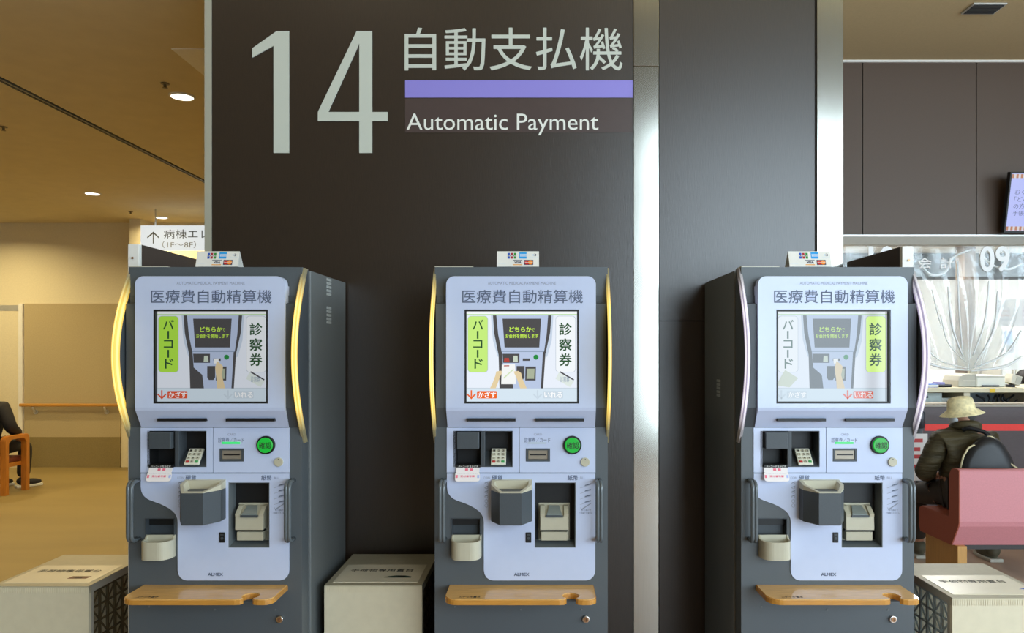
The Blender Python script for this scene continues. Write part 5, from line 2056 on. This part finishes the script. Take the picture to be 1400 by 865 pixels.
for k in range(5):
    xa = P(1336 + k * 12, 0, 7.6).x
    pts = [(xa + 0.05 * math.sin(i * 1.3 + k) + 0.03 * i, 7.62 + 0.02 * k, dz - 0.085 - 0.10 * math.sin(PI * i / 8) - 0.015 * k * math.sin(PI * i / 8)) for i in range(9)]
    b = MB(); b.tube([Vector(p) - Vector(pts[0]) for p in pts], 0.010, M_cable, 8)
    tag(obj('cable', b, None, pts[0]), 'black cable looping down under the desk right of the hat', 'cable', 'cables under the desk')

# behind: cupboards, poster, notice
def cupboard(px0, px1, py0, label, poster):
    Y = 9.55
    a, e = P(px0, 0, Y).x, P(px1, 0, Y).x
    top = P(0, py0, Y).z
    rr = thing('cupboard', label, 'cupboard', ((a + e) / 2, Y, 0))
    w = (e - a) / 2
    b = MB(); b.box(-w, w, 0, 0.42, 0, top, O_white, 0.004); obj('casing', b, rr)
    b = MB(); b.box(-w + 0.01, w - 0.01, -0.015, 0.0, 0.05, top - 0.015, mat('cupboard door', '#d3d8d6', rough=0.5), 0.003); obj('door', b, rr)
    b = MB(); b.box(w - 0.05, w - 0.035, -0.03, -0.015, top - 0.6, top - 0.45, O_grey); obj('handle', b, rr)
    return rr, (a + e) / 2, Y, top
c1 = cupboard(1368, 1388, 446, 'white office cupboard with a blue poster', True)
c2 = cupboard(1389, 1425, 446, 'white office cupboard at the right edge, beside the postered one', False)
b = MB(); b.box(-0.085, 0.085, -0.004, 0.0, -0.16, 0.16, mat('pale poster', '#dfe8ee', var=0.02)); q = thing('poster', 'small blue and grey poster on the office cupboard door', 'poster', (c1[1], 9.534, c1[3] - 0.2)); obj('sheet', b, q)
b = MB(); b.box(-0.06, 0.05, -0.005, -0.004, -0.02, 0.14, mat('poster blue', '#6f9ad0', var=0.1)); b.box(-0.03, 0.06, -0.0055, -0.004, -0.13, -0.03, mat('poster grey', '#59666f', var=0.1)); obj('picture', b, q)
NYq = 7.7
q = thing('hanging_notice', 'translucent white notice with red lines hanging behind the vinyl at the right', 'notice', P(1390, 428, NYq))
c0 = P(1390, 428, NYq)
b = MB(); b.box(-0.20, 0.45, 0, 0.003, P(0, 446, NYq).z - c0.z, P(0, 409, NYq).z - c0.z, mat('notice sheet', '#e6eaf0', var=0.01)); obj('sheet', b, q)
b = MB()
for i, (wd, mm) in enumerate(((0.14, G_ink2), (0.11, G_red), (0.12, G_red), (0.09, G_ink2))):
    z = P(0, 420 + i * 6, NYq).z - c0.z
    b.box(-0.18, -0.18 + wd, -0.001, 0, z, z + 0.012, mm)
    b.box(0.06, 0.06 + wd, -0.001, 0, z, z + 0.012, mm)
obj('printed_lines', b, q)
b = MB(); ztop = P(0, 409, NYq).z - c0.z
for x in (-0.15, 0.38):
    b.tube([(x, 0.001, ztop), (x, 0.001, 2.75 - c0.z)], 0.002, M_cable, 6)
obj('hanging_strings', b, q)

# office ceiling lamps
for x in (2.6, 4.4, 6.2):
    rr = thing('office_ceiling_light', 'long white ceiling light inside the office', 'ceiling light', (x, 8.4, 2.75), 0, 'office ceiling lights')
    b = MB(); b.box(-0.16, 0.16, -0.62, 0.62, -0.03, 0.0, M_white, 0.004); obj('housing', b, rr)
    b = MB(); b.box(-0.13, 0.13, -0.59, 0.59, -0.036, -0.029, mat('office tube light', '#ffffff', var=0.0, emit=3.0)); obj('diffuser', b, rr)
    l = area('office_light_glow', (0, 0, -0.045), 0.26, OFFICE_W, (1.0, 0.98, 0.93), (0, 0, 0), 'RECTANGLE', 1.18)
    l.parent = rr

# ------------------------------------------------------------------ queue barrier
QY = 6.2
px0 = P(1257, 0, QY).x
M_belt = mat('red belt webbing', '#e02f22', rough=0.6, var=0.04)
M_post = mat('grey post', '#6a6f75', rough=0.35, metal=0.4, var=0.03)
rr = thing('barrier_post', 'grey belt barrier post wrapped with a red printed notice, left of the seated person', 'barrier', (px0, QY, 0))
b = MB(); b.lathe([(0.001, 0.0), (0.17, 0.0), (0.17, 0.015), (0.03, 0.035), (0.028, 0.04)], (0, 0, 0), M_post); obj('foot', b, rr)
b = MB(); b.cyl((0, 0, 0.47), 0.026, 0.86, 'z', M_post, 24); obj('pole', b, rr)
b = MB(); b.lathe([(0.026, 0.84), (0.042, 0.85), (0.042, 0.97), (0.03, 0.985), (0.001, 0.985)], (0, 0, 0), O_dark); obj('cap', b, rr)
b = MB(); b.box(-0.075, 0.05, -0.034, -0.030, 0.42, 0.80, mat('clear film notice', '#d9d3cf', rough=0.2, var=0.02), 0.001); obj('notice', b, rr)
for i, z in enumerate((0.73, 0.66, 0.60, 0.52)):
    b = MB(); b.box(-0.06, -0.06 + (0.07, 0.05, 0.06, 0.03)[i], -0.0352, -0.034, z, z + 0.03, G_red); obj('notice_print', b, rr)
bz0, bz1 = P(0, 588.5, QY).z, P(0, 579.5, QY).z
b = MB(); b.box(px0 + 0.042, px0 + 2.4, QY - 0.002, QY + 0.002, bz0, bz1, M_belt); o = obj('belt', b, rr); o.location = (-px0, -QY, 0)
rr['label'] = 'grey barrier post with a red printed notice and a long red belt, before the counter'
rr = thing('barrier_post', 'grey barrier post at the far end of the red belt, beyond the right edge', 'barrier', (px0 + 2.44, QY, 0))
b = MB(); b.lathe([(0.001, 0.0), (0.17, 0.0), (0.17, 0.015), (0.03, 0.035), (0.028, 0.04)], (0, 0, 0), M_post); obj('foot', b, rr)
b = MB(); b.cyl((0, 0, 0.47), 0.026, 0.86, 'z', M_post, 24); obj('pole', b, rr)
b = MB(); b.lathe([(0.026, 0.84), (0.042, 0.85), (0.042, 0.97), (0.03, 0.985), (0.001, 0.985)], (0, 0, 0), O_dark); obj('cap', b, rr)
